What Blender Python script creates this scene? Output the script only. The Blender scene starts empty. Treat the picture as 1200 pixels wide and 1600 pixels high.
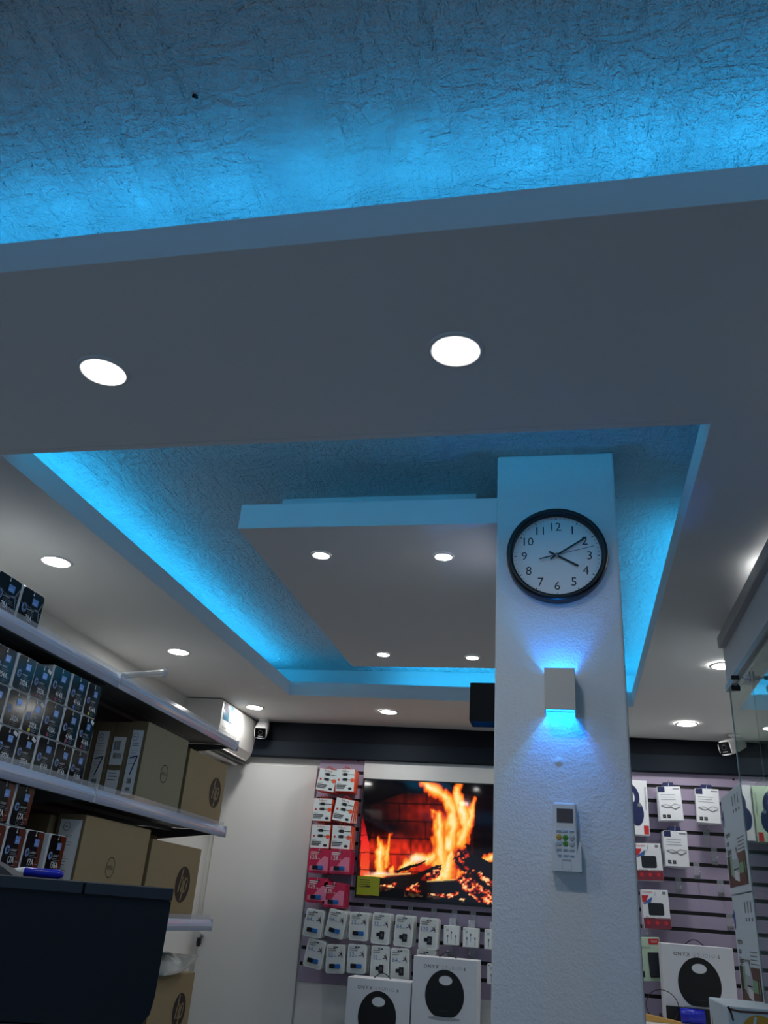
import bpy, bmesh, math, random
import numpy as np
from mathutils import Vector, Matrix
random.seed(4)
C = bpy.context.scene.collection
CZ = 1.47                                   # lens height above the floor
YAW, PITCH, ROLL, FPX = 0.23297526, 0.45253294, 0.07889559, 1287.18

# ------------------------------------------------------------------ camera
cy_, sy_ = math.cos(YAW), math.sin(YAW); cp_, sp_ = math.cos(PITCH), math.sin(PITCH)
fwd = Vector((-sy_*cp_, cy_*cp_, sp_)); rt0 = Vector((cy_, sy_, 0)); up0 = rt0.cross(fwd)
rt = math.cos(ROLL)*rt0 + math.sin(ROLL)*up0
up = -math.sin(ROLL)*rt0 + math.cos(ROLL)*up0
cam_d = bpy.data.cameras.new('camera'); cam = bpy.data.objects.new('camera', cam_d); C.objects.link(cam)
M = Matrix((rt, up, -fwd)).transposed().to_4x4(); M.translation = Vector((0, 0, CZ))
cam.matrix_world = M
cam_d.sensor_fit = 'AUTO'; cam_d.sensor_width = 36; cam_d.lens = FPX/1600*36
cam_d.clip_start = .02
bpy.context.scene.camera = cam

def on(px, py, ax, val):
    """measured photo point -> real place on the plane  axis = val  (world units)"""
    d = (px-600)/FPX*rt - (py-800)/FPX*up + fwd
    v = val - (CZ if ax == 2 else 0)
    p = d*(v/d[ax]); return Vector((p.x, p.y, p.z+CZ))
def proj(p):
    q = Vector(p)-Vector((0, 0, CZ)); w = q.dot(fwd)
    return 600+FPX*q.dot(rt)/w, 800-FPX*q.dot(up)/w

# ------------------------------------------------------------------ materials
def srgb(*c):
    return tuple((v/255/12.92 if v/255 <= .04045 else ((v/255+.055)/1.055)**2.4) for v in c)
MT = {}
def mat(name, col, rough=.5, metal=0., bump=0., bscale=60., vary=0., emit=None, estr=0., trans=0., coat=0., stretch=None, spec=.5):
    m = bpy.data.materials.new(name); m.use_nodes = True; nt = m.node_tree; b = nt.nodes['Principled BSDF']
    c = srgb(*col); b.inputs['Base Color'].default_value = (*c, 1)
    b.inputs['Roughness'].default_value = rough; b.inputs['Metallic'].default_value = metal
    b.inputs['Specular IOR Level'].default_value = spec
    if trans: b.inputs['Transmission Weight'].default_value = trans
    if coat: b.inputs['Coat Weight'].default_value = coat; b.inputs['Coat Roughness'].default_value = .08
    if emit: b.inputs['Emission Color'].default_value = (*emit, 1); b.inputs['Emission Strength'].default_value = estr
    if bump or vary:
        tc = nt.nodes.new('ShaderNodeTexCoord'); mp = nt.nodes.new('ShaderNodeMapping'); nt.links.new(tc.outputs['Object'], mp.inputs[0])
        if stretch: mp.inputs['Scale'].default_value = stretch
        n = nt.nodes.new('ShaderNodeTexNoise'); n.inputs['Scale'].default_value = bscale; n.inputs['Detail'].default_value = 5
        nt.links.new(mp.outputs[0], n.inputs['Vector'])
        if bump:
            bp = nt.nodes.new('ShaderNodeBump'); bp.inputs['Strength'].default_value = bump; bp.inputs['Distance'].default_value = .01
            nt.links.new(n.outputs['Fac'], bp.inputs['Height']); nt.links.new(bp.outputs[0], b.inputs['Normal'])
        if vary:
            mx = nt.nodes.new('ShaderNodeMix'); mx.data_type = 'RGBA'
            mx.inputs['A'].default_value = (*[v*(1-vary) for v in c], 1); mx.inputs['B'].default_value = (*[min(1, v*(1+vary)) for v in c], 1)
            nt.links.new(n.outputs['Fac'], mx.inputs['Factor']); nt.links.new(mx.outputs['Result'], b.inputs['Base Color'])
    MT[name] = m; return m
def plaster(name, col, s1, s2, st1, st2, pits=False):
    """hand trowelled plaster: long trowel strokes plus fine grain"""
    m = bpy.data.materials.new(name); m.use_nodes = True; nt = m.node_tree; b = nt.nodes['Principled BSDF']; L = nt.links.new
    b.inputs['Base Color'].default_value = (*srgb(*col), 1); b.inputs['Roughness'].default_value = .85; b.inputs['Specular IOR Level'].default_value = .2
    tc = nt.nodes.new('ShaderNodeTexCoord')
    def noise(scale, det, sc, rot=0, dist=0):
        mp = nt.nodes.new('ShaderNodeMapping'); mp.inputs['Scale'].default_value = sc; mp.inputs['Rotation'].default_value = (0, 0, rot)
        L(tc.outputs['Object'], mp.inputs[0])
        n = nt.nodes.new('ShaderNodeTexNoise'); n.inputs['Scale'].default_value = scale; n.inputs['Detail'].default_value = det; n.inputs['Distortion'].default_value = dist
        L(mp.outputs[0], n.inputs['Vector']); return n.outputs['Fac']
    a = noise(s1, 6, (1, .38, 1), .6, 1.6); a2 = noise(s1*.8, 6, (.42, 1, 1), -.3, 2.2); g = noise(s2, 4, (1, 1, 1))
    w = noise(3, 2, (1, 1, 1))
    mx = nt.nodes.new('ShaderNodeMix'); mx.data_type = 'FLOAT'; L(w, mx.inputs[0]); L(a, mx.inputs[2]); L(a2, mx.inputs[3])
    b1 = nt.nodes.new('ShaderNodeBump'); b1.inputs['Strength'].default_value = st1; b1.inputs['Distance'].default_value = .075; L(mx.outputs[0], b1.inputs['Height'])
    b2 = nt.nodes.new('ShaderNodeBump'); b2.inputs['Strength'].default_value = st2; b2.inputs['Distance'].default_value = .022; L(g, b2.inputs['Height']); L(b1.outputs[0], b2.inputs['Normal'])
    last = b2
    if pits:
        v = nt.nodes.new('ShaderNodeTexVoronoi'); v.inputs['Scale'].default_value = 45; L(tc.outputs['Object'], v.inputs['Vector'])
        r = nt.nodes.new('ShaderNodeMapRange'); r.inputs[1].default_value = .0; r.inputs[2].default_value = .12; L(v.outputs['Distance'], r.inputs[0])
        b3 = nt.nodes.new('ShaderNodeBump'); b3.inputs['Strength'].default_value = .6; b3.inputs['Distance'].default_value = .006; L(r.outputs[0], b3.inputs['Height']); L(b2.outputs[0], b3.inputs['Normal']); last = b3
    L(last.outputs[0], b.inputs['Normal']); MT[name] = m; return m

plaster('slab_plaster', (228, 230, 230), 34, 200, .75, .5, True)
plaster('column_plaster', (232, 233, 235), 26, 170, .08, .22)
mat('soffit_paint', (238, 238, 236), .9, bump=.03, bscale=40, spec=.15)
mat('lip_paint', (232, 232, 232), .9, spec=.15)
mat('wall_white', (226, 226, 222), .7, bump=.03, bscale=30)
mat('panel_white', (225, 226, 224), .45, spec=.4)
mat('floor_tile', (122, 128, 134), .35, vary=.08, bscale=4)
mat('navy_paint', (9, 17, 27), .65, bump=.02, spec=.2)
mat('navy_beam', (16, 28, 40), .65, spec=.2)
mat('lavender', (168, 156, 182), .4, spec=.5)
mat('slot_black', (14, 12, 14), .6)
mat('black_plastic', (12, 13, 16), .35)
mat('black_matte', (4, 6, 12), .6, bump=.03, bscale=400, spec=.2)
mat('printer_black', (14, 22, 34), .6, bump=.05, bscale=500, spec=.3)
mat('printer_lid', (22, 30, 42), .45)
mat('clock_face', (232, 232, 236), .5)
mat('clock_black', (6, 8, 14), .4)
mat('white_plastic', (230, 230, 230), .4)
mat('grey_plastic', (170, 172, 174), .45)
mat('dark_grey', (70, 74, 78), .5)
mat('lens_glass', (4, 5, 8), .05)
mat('chrome', (220, 222, 225), .15, metal=1)
mat('steel', (150, 152, 155), .35, metal=1)
mat('shelf_grey', (92, 96, 98), .45, spec=.4)
mat('shelf_dark', (40, 42, 45), .6)
mat('hole_light', (240, 242, 245), .5)
mat('rail_plastic', (192, 204, 232), .14, coat=1.)
mat('rail_cap', (200, 202, 208), .3)
mat('clear_plastic', (205, 212, 225), .10); MT['clear_plastic'].node_tree.nodes['Principled BSDF'].inputs['Alpha'].default_value = .28
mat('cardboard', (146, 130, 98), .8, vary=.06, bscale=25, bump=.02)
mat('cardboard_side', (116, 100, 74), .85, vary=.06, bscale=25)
mat('cardboard_green', (134, 130, 106), .8, vary=.06, bscale=25)
mat('tape', (178, 160, 126), .3)
mat('ink_dark', (38, 32, 30), .7)
mat('label_white', (226, 230, 232), .6)
mat('ink_grey', (120, 126, 132), .7)
mat('ink_black', (22, 24, 28), .7)
mat('ink_blue', (28, 40, 92), .6)
mat('toner_black', (5, 9, 14), .13, spec=.3)
mat('toner_reflection', (6, 50, 66), .13, vary=.4, bscale=18, spec=.3)  # teal reflection of the blue cove, put into the colour
mat('toner_navy', (7, 26, 44), .13, vary=.4, bscale=18, spec=.3)
mat('toner_brown', (100, 42, 24), .14, vary=.45, bscale=14, stretch=(1, 1, .3))
mat('toner_edge', (210, 216, 220), .5)
mat('toner_print', (200, 208, 216), .6)
mat('toner_grey', (120, 130, 138), .6)
mat('seal_blue', (120, 165, 235), .25, metal=.2, vary=.15, bscale=300)
mat('hp_pale', (130, 165, 225), .4)
mat('dot_cyan', (30, 130, 220), .5); mat('dot_magenta', (150, 40, 100), .5); mat('dot_yellow', (225, 215, 50), .5)
mat('orange', (232, 84, 42), .5); mat('orange_dark', (190, 66, 36), .55)
mat('card_white', (222, 232, 234), .5)
mat('pink', (196, 44, 84), .25, coat=.4); mat('pink_pale', (226, 128, 158), .3)
mat('pack_white', (226, 232, 230), .3, coat=.3); mat('pack_clear', (206, 214, 214), .15, coat=.5)
mat('usb_black', (16, 22, 30), .3); mat('usb_blue', (40, 100, 175), .25)
mat('bird_purple', (66, 40, 74), .5)
mat('print_blue', (60, 100, 170), .5)
mat('onyx_white', (226, 230, 236), .55); mat('onyx_black', (8, 10, 14), .5, vary=.2, bscale=300)
mat('onyx_grey', (170, 176, 184), .6)
mat('navy_print', (24, 34, 82), .4); mat('red_print', (196, 40, 44), .5); mat('maroon_print', (120, 38, 58), .5)
mat('drive_black', (24, 30, 36), .4); mat('pale_green', (190, 214, 190), .5)
mat('photo_green', (126, 176, 128), .5); mat('photo_brown', (96, 62, 54), .5); mat('photo_dark', (42, 34, 36), .5)
mat('printer_box', (205, 222, 232), .55); mat('printer_grey', (170, 186, 196), .5)
mat('gold_print', (206, 160, 52), .5); mat('hp_purple', (90, 90, 170), .5)
mat('sconce_white', (206, 200, 192), .6); mat('remote_white', (224, 226, 228), .4)
mat('lcd', (86, 70, 68), .2); mat('btn_green', (90, 165, 60), .5); mat('btn_yellow', (205, 160, 50), .5); mat('btn_grey', (196, 202, 206), .5)
mat('wood_yellow', (205, 160, 86), .6, vary=.15, bscale=8, stretch=(1, 8, 8)); mat('blue_plastic', (24, 40, 190), .25)
mat('bag_plastic', (205, 210, 208), .15, trans=.45)
mat('sticker_lime', (150, 160, 24), .4)
mat('cabinet_white', (214, 216, 220), .4)
mat('ac_white', (222, 220, 216), .35); mat('ac_sticker', (60, 120, 150), .3)
mat('display_glow', (230, 225, 255), .4, emit=(.7, .65, 1), estr=1.2)
mat('diffuser', (255, 255, 250), .5, emit=(1.0, .99, .96), estr=112)
mat('led_glow', (120, 200, 255), .5, emit=(.03, .42, 1.0), estr=3)
g = bpy.data.materials.new('glass_pane'); g.use_nodes = True; gb = g.node_tree.nodes['Principled BSDF']
gb.inputs['Base Color'].default_value = (.86, .96, .93, 1); gb.inputs['Roughness'].default_value = .0; gb.inputs['Transmission Weight'].default_value = 1; gb.inputs['IOR'].default_value = 1.5
MT['glass_pane'] = g
mat('glass_edge', (215, 232, 228), .15)

# ------------------------------------------------------------------ mesh builder
_txt = {}
def text_geo(s, bold):
    k = (s, bold)
    if k not in _txt:
        cu = bpy.data.curves.new('t', 'FONT'); cu.body = s; cu.resolution_u = 2; cu.offset = bold; cu.fill_mode = 'FRONT'
        ob = bpy.data.objects.new('t', cu); me = ob.to_mesh()
        v = [(p.co.x, p.co.y) for p in me.vertices]; f = [tuple(p.vertices) for p in me.polygons]
        ob.to_mesh_clear(); bpy.data.objects.remove(ob); bpy.data.curves.remove(cu)
        if not v: v = [(0, 0)]
        _txt[k] = (v, f, min(a for a, b in v), max(a for a, b in v), min(b for a, b in v), max(b for a, b in v))
    return _txt[k]
FRONT = (Vector((0, 0, 0)), Vector((1, 0, 0)), Vector((0, 0, 1)))
class MB:
    def __init__(s): s.v = []; s.f = []; s.m = []; s.mats = []; s.s = []; s.fr = FRONT
    def frame(s, O=(0, 0, 0), R=(1, 0, 0), U=(0, 0, 1)): s.fr = (Vector(O), Vector(R), Vector(U)); return s
    def add(s, v, f, m, smooth=False):
        if m not in s.mats: s.mats.append(m)
        k = s.mats.index(m); o = len(s.v); s.v += [tuple(p) for p in v]
        for q in f: s.f.append([i+o for i in q]); s.m.append(k); s.s.append(smooth)
    def addbm(s, bm, m, smooth=False):
        bm.verts.index_update(); s.add([v.co[:] for v in bm.verts], [[v.index for v in f.verts] for f in bm.faces], m, smooth); bm.free()
    def box(s, x0, x1, y0, y1, z0, z1, m, bev=0., seg=1):
        if not bev:
            s.add([(x0, y0, z0), (x1, y0, z0), (x1, y1, z0), (x0, y1, z0), (x0, y0, z1), (x1, y0, z1), (x1, y1, z1), (x0, y1, z1)],
                  [(3, 2, 1, 0), (4, 5, 6, 7), (0, 1, 5, 4), (1, 2, 6, 5), (2, 3, 7, 6), (3, 0, 4, 7)], m); return s
        bm = bmesh.new(); bmesh.ops.create_cube(bm, size=1)
        for v in bm.verts: v.co = Vector(((x0+x1)/2+v.co.x*(x1-x0), (y0+y1)/2+v.co.y*(y1-y0), (z0+z1)/2+v.co.z*(z1-z0)))
        bmesh.ops.bevel(bm, geom=bm.edges[:], offset=bev, segments=seg, affect='EDGES', profile=.5)
        s.addbm(bm, m); return s
    def P(s, a, b, off):
        O, R, U = s.fr; return O+R*a+U*b+R.cross(U)*off
    def rect(s, a0, a1, b0, b1, m, off=.0006):
        s.add([s.P(a0, b0, off), s.P(a1, b0, off), s.P(a1, b1, off), s.P(a0, b1, off)], [(0, 1, 2, 3)], m); return s
    def poly(s, pts, m, off=.0006): s.add([s.P(a, b, off) for a, b in pts], [tuple(range(len(pts)))], m); return s
    def disc(s, a, b, r, m, off=.0006, n=28, rb=None, rot=0):
        rb = rb or r; s.poly([(a+r*math.cos(t)*math.cos(rot)-rb*math.sin(t)*math.sin(rot), b+r*math.cos(t)*math.sin(rot)+rb*math.sin(t)*math.cos(rot)) for t in [2*math.pi*i/n for i in range(n)]], m, off); return s
    def ring(s, a, b, r, w, m, off=.0006, n=32, rb=None):
        rb = rb or r; v = []; f = []
        for i in range(n):
            t = 2*math.pi*i/n; v += [s.P(a+r*math.cos(t), b+rb*math.sin(t), off), s.P(a+(r-w)*math.cos(t), b+(rb-w)*math.sin(t), off)]
            j = (i+1) % n; f.append((2*i, 2*j, 2*j+1, 2*i+1))
        s.add(v, f, m); return s
    def stroke(s, pts, w, m, off=.0006):
        for (a, b), (c, d) in zip(pts, pts[1:]):
            dx, dy = c-a, d-b; L = math.hypot(dx, dy) or 1; nx, ny = -dy/L*w/2, dx/L*w/2; ex, ey = dx/L*w*.25, dy/L*w*.25
            s.poly([(a-ex-nx, b-ey-ny), (c+ex-nx, d+ey-ny), (c+ex+nx, d+ey+ny), (a-ex+nx, b-ey+ny)], m, off)
        return s
    def text(s, t, a, b, h, m, off=.0008, align='C', bold=0., maxw=None, sx=1., fitw=None):
        v, f, x0, x1, z0, z1 = text_geo(t, bold); k = h/.70; kx = k*sx
        if maxw and (x1-x0)*kx > maxw: kx = maxw/(x1-x0)
        if fitw: kx = fitw/(x1-x0)
        ox = {'C': -(x0+x1)/2, 'L': -x0, 'R': -x1}[align]
        s.add([s.P(a+(p+ox)*kx, b+q*k, off) for p, q in v], f, m); return s
    def lines(s, a0, a1, b, n, dz, h, m, off=.0007, ragged=.25):
        for i in range(n): s.rect(a0, a1-(a1-a0)*ragged*random.random(), b-i*dz, b-i*dz+h, m, off)
        return s
    def barcode(s, a0, a1, b0, b1, m, off=.0008):
        a = a0
        while a < a1:
            w = random.uniform(.02, .07)*(a1-a0); s.rect(a, min(a+w, a1), b0, b1, m, off); a += w+random.uniform(.02, .05)*(a1-a0)
        return s
    def hp(s, a, b, r, disc, ink, off=.0006, asp=1.):
        """round badge with the two slanted letters cut by long stems"""
        s.disc(a, b, r*asp, disc, off, 36, r)
        T = lambda x, y: (a+(x+.27*y)*r*asp, b+y*r)
        w = r*.15
        s.stroke([T(-.42, -.40), T(-.42, .86)], w, ink, off*2)
        s.stroke([T(-.40, .26), T(-.14, .36), T(-.05, .26), T(-.05, -.40)], w, ink, off*2)
        s.stroke([T(.17, -.86), T(.17, .36)], w, ink, off*2)
        s.stroke([T(.19, .33), T(.45, .33), T(.54, .22), T(.54, -.28), T(.45, -.38), T(.19, -.38)], w, ink, off*2)
        return s
    def dell(s, a, b, r, m, off=.0006, asp=1.):
        s.ring(a, b, r*asp, r*.10, m, off, 40, r); s.text('D', a-.52*r*asp, b-.16*r, r*.34, m, off, bold=.02, maxw=.34*r*asp)
        s.text('L', a+.24*r*asp, b-.16*r, r*.34, m, off, bold=.02); s.text('L', a+.52*r*asp, b-.16*r, r*.34, m, off, bold=.02)
        for k in (-.14, 0, .14): s.stroke([(a+(-.24+k*.4)*r*asp, b+k*r-.04*r), (a+(.02+k*.4)*r*asp, b+k*r+.08*r)], r*.06, m, off)
        return s
    def tube(s, pts, r, m, n=8, cap=True):
        pts = [Vector(p) for p in pts]; v = []; f = []
        rs = r if isinstance(r, (list, tuple)) else [r]*len(pts)
        u = None
        for i, p in enumerate(pts):
            t = (pts[min(i+1, len(pts)-1)]-pts[max(i-1, 0)]).normalized()
            if u is None: u = t.orthogonal().normalized()
            u = (u-t*u.dot(t)).normalized(); w = t.cross(u)
            for k in range(n): a = 2*math.pi*k/n; v.append(p+(u*math.cos(a)+w*math.sin(a))*rs[i])
        for i in range(len(pts)-1):
            for k in range(n): f.append((i*n+k, i*n+(k+1) % n, (i+1)*n+(k+1) % n, (i+1)*n+k))
        if cap: f.append(tuple(range(n))[::-1]); f.append(tuple(range((len(pts)-1)*n, len(pts)*n)))
        s.add(v, f, m, True); return s
    def lathe(s, prof, o, ax, m, n=32, smooth=True):
        ax = Vector(ax).normalized(); u = ax.orthogonal().normalized(); w = ax.cross(u); o = Vector(o); v = []; f = []
        for r, h in prof:
            for k in range(n): a = 2*math.pi*k/n; v.append(o+ax*h+(u*math.cos(a)+w*math.sin(a))*max(r, 1e-5))
        for i in range(len(prof)-1):
            for k in range(n): f.append((i*n+k, i*n+(k+1) % n, (i+1)*n+(k+1) % n, (i+1)*n+k))
        s.add(v, f, m, smooth); return s
    def prism(s, pts, ax, c0, c1, m, smooth=False):
        """polygon in the two other axes (in order) extruded along axis ax from c0 to c1"""
        def mk(p, c):
            q = list(p); q.insert(ax, c); return q
        n = len(pts); v = [mk(p, c0) for p in pts]+[mk(p, c1) for p in pts]
        f = [tuple(range(n)), tuple(range(2*n-1, n-1, -1))]+[(i, n+i, n+(i+1) % n, (i+1) % n) for i in range(n)]
        bm = bmesh.new(); vs = [bm.verts.new(p) for p in v]
        for q in f: bm.faces.new([vs[i] for i in q])
        bmesh.ops.recalc_face_normals(bm, faces=bm.faces[:]); s.addbm(bm, m, smooth); return s
    def build(s, name, parent=None, loc=None, rz=0, warp=None):
        me = bpy.data.meshes.new(name)
        me.from_pydata([warp(p) for p in s.v] if warp else s.v, [], s.f)
        for m in s.mats: me.materials.append(MT[m])
        me.polygons.foreach_set('material_index', s.m); me.polygons.foreach_set('use_smooth', s.s); me.update()
        o = bpy.data.objects.new(name, me); C.objects.link(o)
        if parent: o.parent = parent
        if loc is not None: o.location = loc
        if rz: o.rotation_euler = (0, 0, rz)
        return o
def tag(o, label, cat, group=None, kind=None):
    o['label'] = label; o['category'] = cat
    if group: o['group'] = group
    if kind: o['kind'] = kind
    return o
def struct(o): o['kind'] = 'structure'; return o
def empty(name, loc, rz=0):
    o = bpy.data.objects.new(name, None); C.objects.link(o); o.location = loc; o.rotation_euler = (0, 0, rz); o.empty_display_size = .02; return o
def dup(root, loc=None, rot=None, label=None):
    r = root.copy(); C.objects.link(r)
    if loc is not None: r.location = loc
    if rot is not None: r.rotation_euler = rot
    if label: r['label'] = label
    for ch in list(root.children):
        c = ch.copy(); C.objects.link(c); c.parent = r
        for g_ in list(ch.children):
            d = g_.copy(); C.objects.link(d); d.parent = c
    return r
R90 = math.pi/2
ORD = ['first', 'second', 'third', 'fourth', 'fifth', 'sixth', 'seventh', 'eighth', 'ninth', 'tenth']

# ------------------------------------------------------------------ the room
ZS, ZT, ZL = CZ+.98, CZ+1.19, CZ+1.05        # soffit, slab, lip top
XL, XR, YB, YF = -2.0, 1.05, 4.75, -2.2
def sag(x, y): return -.028*max(0, (x+1.4)/2.0)*max(0, (y-1.5)/3.2)
def warp(p): return (p[0], p[1], p[2]+(sag(p[0], p[1]) if p[2] < ZT-.01 else 0))
def zs(x, y): return ZS+sag(x, y)
b = MB(); b.box(XL-.1, XR+.1, YF-.1, YB+.1, -.1, 0, 'floor_tile'); struct(b.build('floor'))
b = MB(); b.box(XL-.1, XL, YF-.1, YB+.1, 0, ZT+.05, 'wall_white'); struct(b.build('wall_left'))
b = MB(); b.box(XR, XR+.1, YF-.1, YB+.1, 0, ZT+.05, 'wall_white'); struct(b.build('wall_right'))
b = MB(); b.box(XL, XR, YB, YB+.1, 0, ZT+.05, 'wall_white'); struct(b.build('wall_back'))
b = MB(); b.box(XL, -1.75, YF-.1, YF, 0, ZT+.05, 'wall_white'); b.box(.85, XR, YF-.1, YF, 0, ZT+.05, 'wall_white'); b.box(-1.75, .85, YF-.1, YF, CZ+.85, ZT+.05, 'wall_white'); struct(b.build('wall_front'))   # unseen opening added behind the camera to let in bluish fill light
b = MB(); b.box(XL, XR, YF, YB, ZT, ZT+.1, 'slab_plaster')
b.box(.16, .6, 2.325, 2.329, ZT-.002, ZT+.01, 'lip_paint')                  # plaster joint
p = on(306, 150, 2, ZT); b.frame((p.x, p.y, ZT), (1, 0, 0), (0, -1, 0)); b.disc(0, 0, .0036, 'slot_black', .0008, 9, .005)
p = on(304, 147, 2, ZT); b.lathe([(.0, .006), (.002, .005), (.0025, 0)], (p.x-.001, p.y, ZT-.006), (0, 0, 1), 'slot_black', 8)
struct(b.build('ceiling'))
# dropped soffit with two lit recesses
RX0, RX1, RY0, RY1 = -1.39, .32, 1.58, 4.05
FX0, FX1, FY0, FY1 = -1.65, .70, -1.3, .966
b = MB(); t = .018; h = .02
def plate(x0, x1, y0, y1): b.box(x0, x1, y0, y1, ZS, ZS+h, 'soffit_paint')
plate(XL, XR, FY1, RY0); plate(XL, RX0, RY0, YB); plate(RX1, XR, RY0, YB); plate(RX0, RX1, RY1, YB)
plate(XL, FX0, YF, FY1); plate(FX1, XR, YF, FY1); plate(FX0, FX1, YF, FY0)
def lips(x0, x1, y0, y1):
    g_ = .001
    b.box(x0-t, x0+g_, y0-t, y1+t, ZS-.0004, ZL, 'lip_paint'); b.box(x1-g_, x1+t, y0-t, y1+t, ZS-.0004, ZL, 'lip_paint')
    b.box(x0+g_, x1-g_, y0-t, y0+g_, ZS-.0004, ZL, 'lip_paint'); b.box(x0+g_, x1-g_, y1-g_, y1+t, ZS-.0004, ZL, 'lip_paint')
    for a in ((x0-t, x0, y0-t, y1+t), (x1, x1+t, y0-t, y1+t), (x0, x1, y0-t, y0), (x0, x1, y1, y1+t)): b.box(a[0], a[1], a[2], a[3], ZS-.0008, ZS, 'soffit_paint')
lips(RX0, RX1, RY0, RY1); lips(FX0, FX1, FY0, FY1)
def fill(x0, x1, y0, y1): b.box(x0, x1, y0, y1, ZS+h, ZT, 'lip_paint')
fill(XL, -1.66, RY0-.1, YB); fill(.56, XR, RY0-.1, YB); fill(-1.66, .56, 4.33, YB)
fill(XL, XR, 1.2, 1.36)
fill(XL, FX0-.25, YF, 1.2); fill(FX1+.15, XR, YF, 1.2); fill(FX0-.25, FX1+.15, YF, FY0-.2)
soffit = struct(b.build('ceiling_soffit', warp=warp)); soffit.name = 'trim_1'
# floating panel beside the column, hung from the slab
b = MB(); b.box(-.919, -.166, 2.046, 3.49, ZS, ZS+.077, 'lip_paint')
b.frame((0, 0, ZS), (1, 0, 0), (0, -1, 0)); b.rect(-.919, -.166, -3.49, -2.046, 'soffit_paint', .0005)
b.box(-.88, -.25, 2.27, 3.3, ZS+.077, ZT, 'lip_paint')
struct(b.build('trim_2'))
# square column
b = MB(); b.box(-.167, .150, 2.045, 2.40, 0, ZT, 'column_plaster', .006, 2)
b.frame((0, 2.045, 0)); q = on(873, 1190, 1, 2.045)
b.lathe([(.0, .004), (.005, .003), (.011, 0)], (q.x, 2.045, q.z), (0, -1, 0), 'column_plaster', 12)
struct(b.build('wall_column'))
# dark band above the display wall
b = MB(); b.box(XL, XR, YB-.02, YB, ZS-.114, ZS+.03, 'navy_paint'); b.box(XL, XR, YB-.06, YB, CZ+.776, ZS-.114, 'navy_beam', .003)
struct(b.build('trim_3'))
# white door panel in the back-left corner, with cylinder lock and key
b = MB(); b.box(-1.965, -1.395, YB-.022, YB, .02, CZ+.73, 'panel_white', .002); d = struct(b.build('door_1'))
q = on(315, 1461, 1, YB-.03)
b = MB(); b.lathe([(0, .012), (.011, .012), (.013, .006), (.013, 0)], (q.x, YB-.022, q.z), (0, -1, 0), 'chrome', 20); b.box(q.x-.002, q.x+.002, YB-.05, YB-.034, q.z-.008, q.z+.008, 'chrome')
lk = b.build('lock_cylinder', d)
b = MB(); b.prism([(q.x-.012, q.z-.012), (q.x+.008, q.z-.010), (q.x+.010, q.z-.04), (q.x+.004, q.z-.055), (q.x-.012, q.z-.055), (q.x-.016, q.z-.035)], 1, YB-.052, YB-.044, 'black_plastic')
b.build('key', lk)

# ------------------------------------------------------------------ lights that the place has
def led(x0, x1, y0, y1, power, label, pitch=None, hue=(.02, .49, 1.0)):
    """LED strip on a small timber ledge inside the cove"""
    L = max(x1-x0, y1-y0); cx, cy = (x0+x1)/2, (y0+y1)/2; zt_ = ZS+(.080 if pitch else .060); along = x1-x0 > y1-y0
    b = MB(); b.box(x0-.004, x1+.004, y0-.004, y1+.004, ZS+h, zt_-.002, 'soffit_paint'); b.box(x0, x1, y0, y1, zt_-.002, zt_, 'white_plastic')
    n = max(2, int(L/.05))
    for i in range(n):
        f = (i+.5)/n; ux = x0+(x1-x0)*f if along else cx; uy = y0+(y1-y0)*f if not along else cy
        b.box(ux-.003, ux+.003, uy-.003, uy+.003, zt_, zt_+.001, 'led_glow')
    o = tag(b.build('led_strip', warp=warp), label, 'LED strip')
    k = int(L/pitch) if pitch else 1
    for i in range(k):
        f = (i+.5)/k; seg = L/k*(.14 if pitch else 1)
        la = bpy.data.lights.new('led_light', 'AREA'); la.shape = 'RECTANGLE'; la.size = seg if along else .01; la.size_y = .01 if along else seg
        la.energy = power*L/k; la.color = hue
        lo = bpy.data.objects.new('led_light', la); C.objects.link(lo); lo.location = (x0+(x1-x0)*f if along else cx, y0+(y1-y0)*f if not along else cy, zt_+.003+sag(cx, cy)); lo.rotation_euler = (math.pi, 0, 0)
    return o
LP = 1.5
led(-1.535, -1.523, 1.50, 4.18, LP, 'blue LED strip hidden along the left side of the ceiling recess')
led(.375, .387, 1.50, 4.18, LP, 'blue LED strip hidden along the right side of the ceiling recess, behind the column')
led(-1.50, .36, 4.20, 4.212, LP, 'blue LED strip hidden along the back side of the ceiling recess')
led(-1.50, .36, 1.44, 1.452, LP*1.35, 'blue LED strip hidden along the front side of the ceiling recess')
led(.79, .802, -1.2, .90, LP*.6, 'blue LED strip hidden along the right side of the front recess', None, (.02, .45, 1.0))
led(-1.75, .60, -1.392, -1.38, LP*.6, 'blue LED strip hidden along the rear side of the front recess', None, (.02, .45, 1.0))
led(-1.75, .95, 1.022, 1.034, LP*.66, 'blue LED strip hidden above the long front lip near the photo top', .17, (.02, .45, 1.0))

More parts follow.
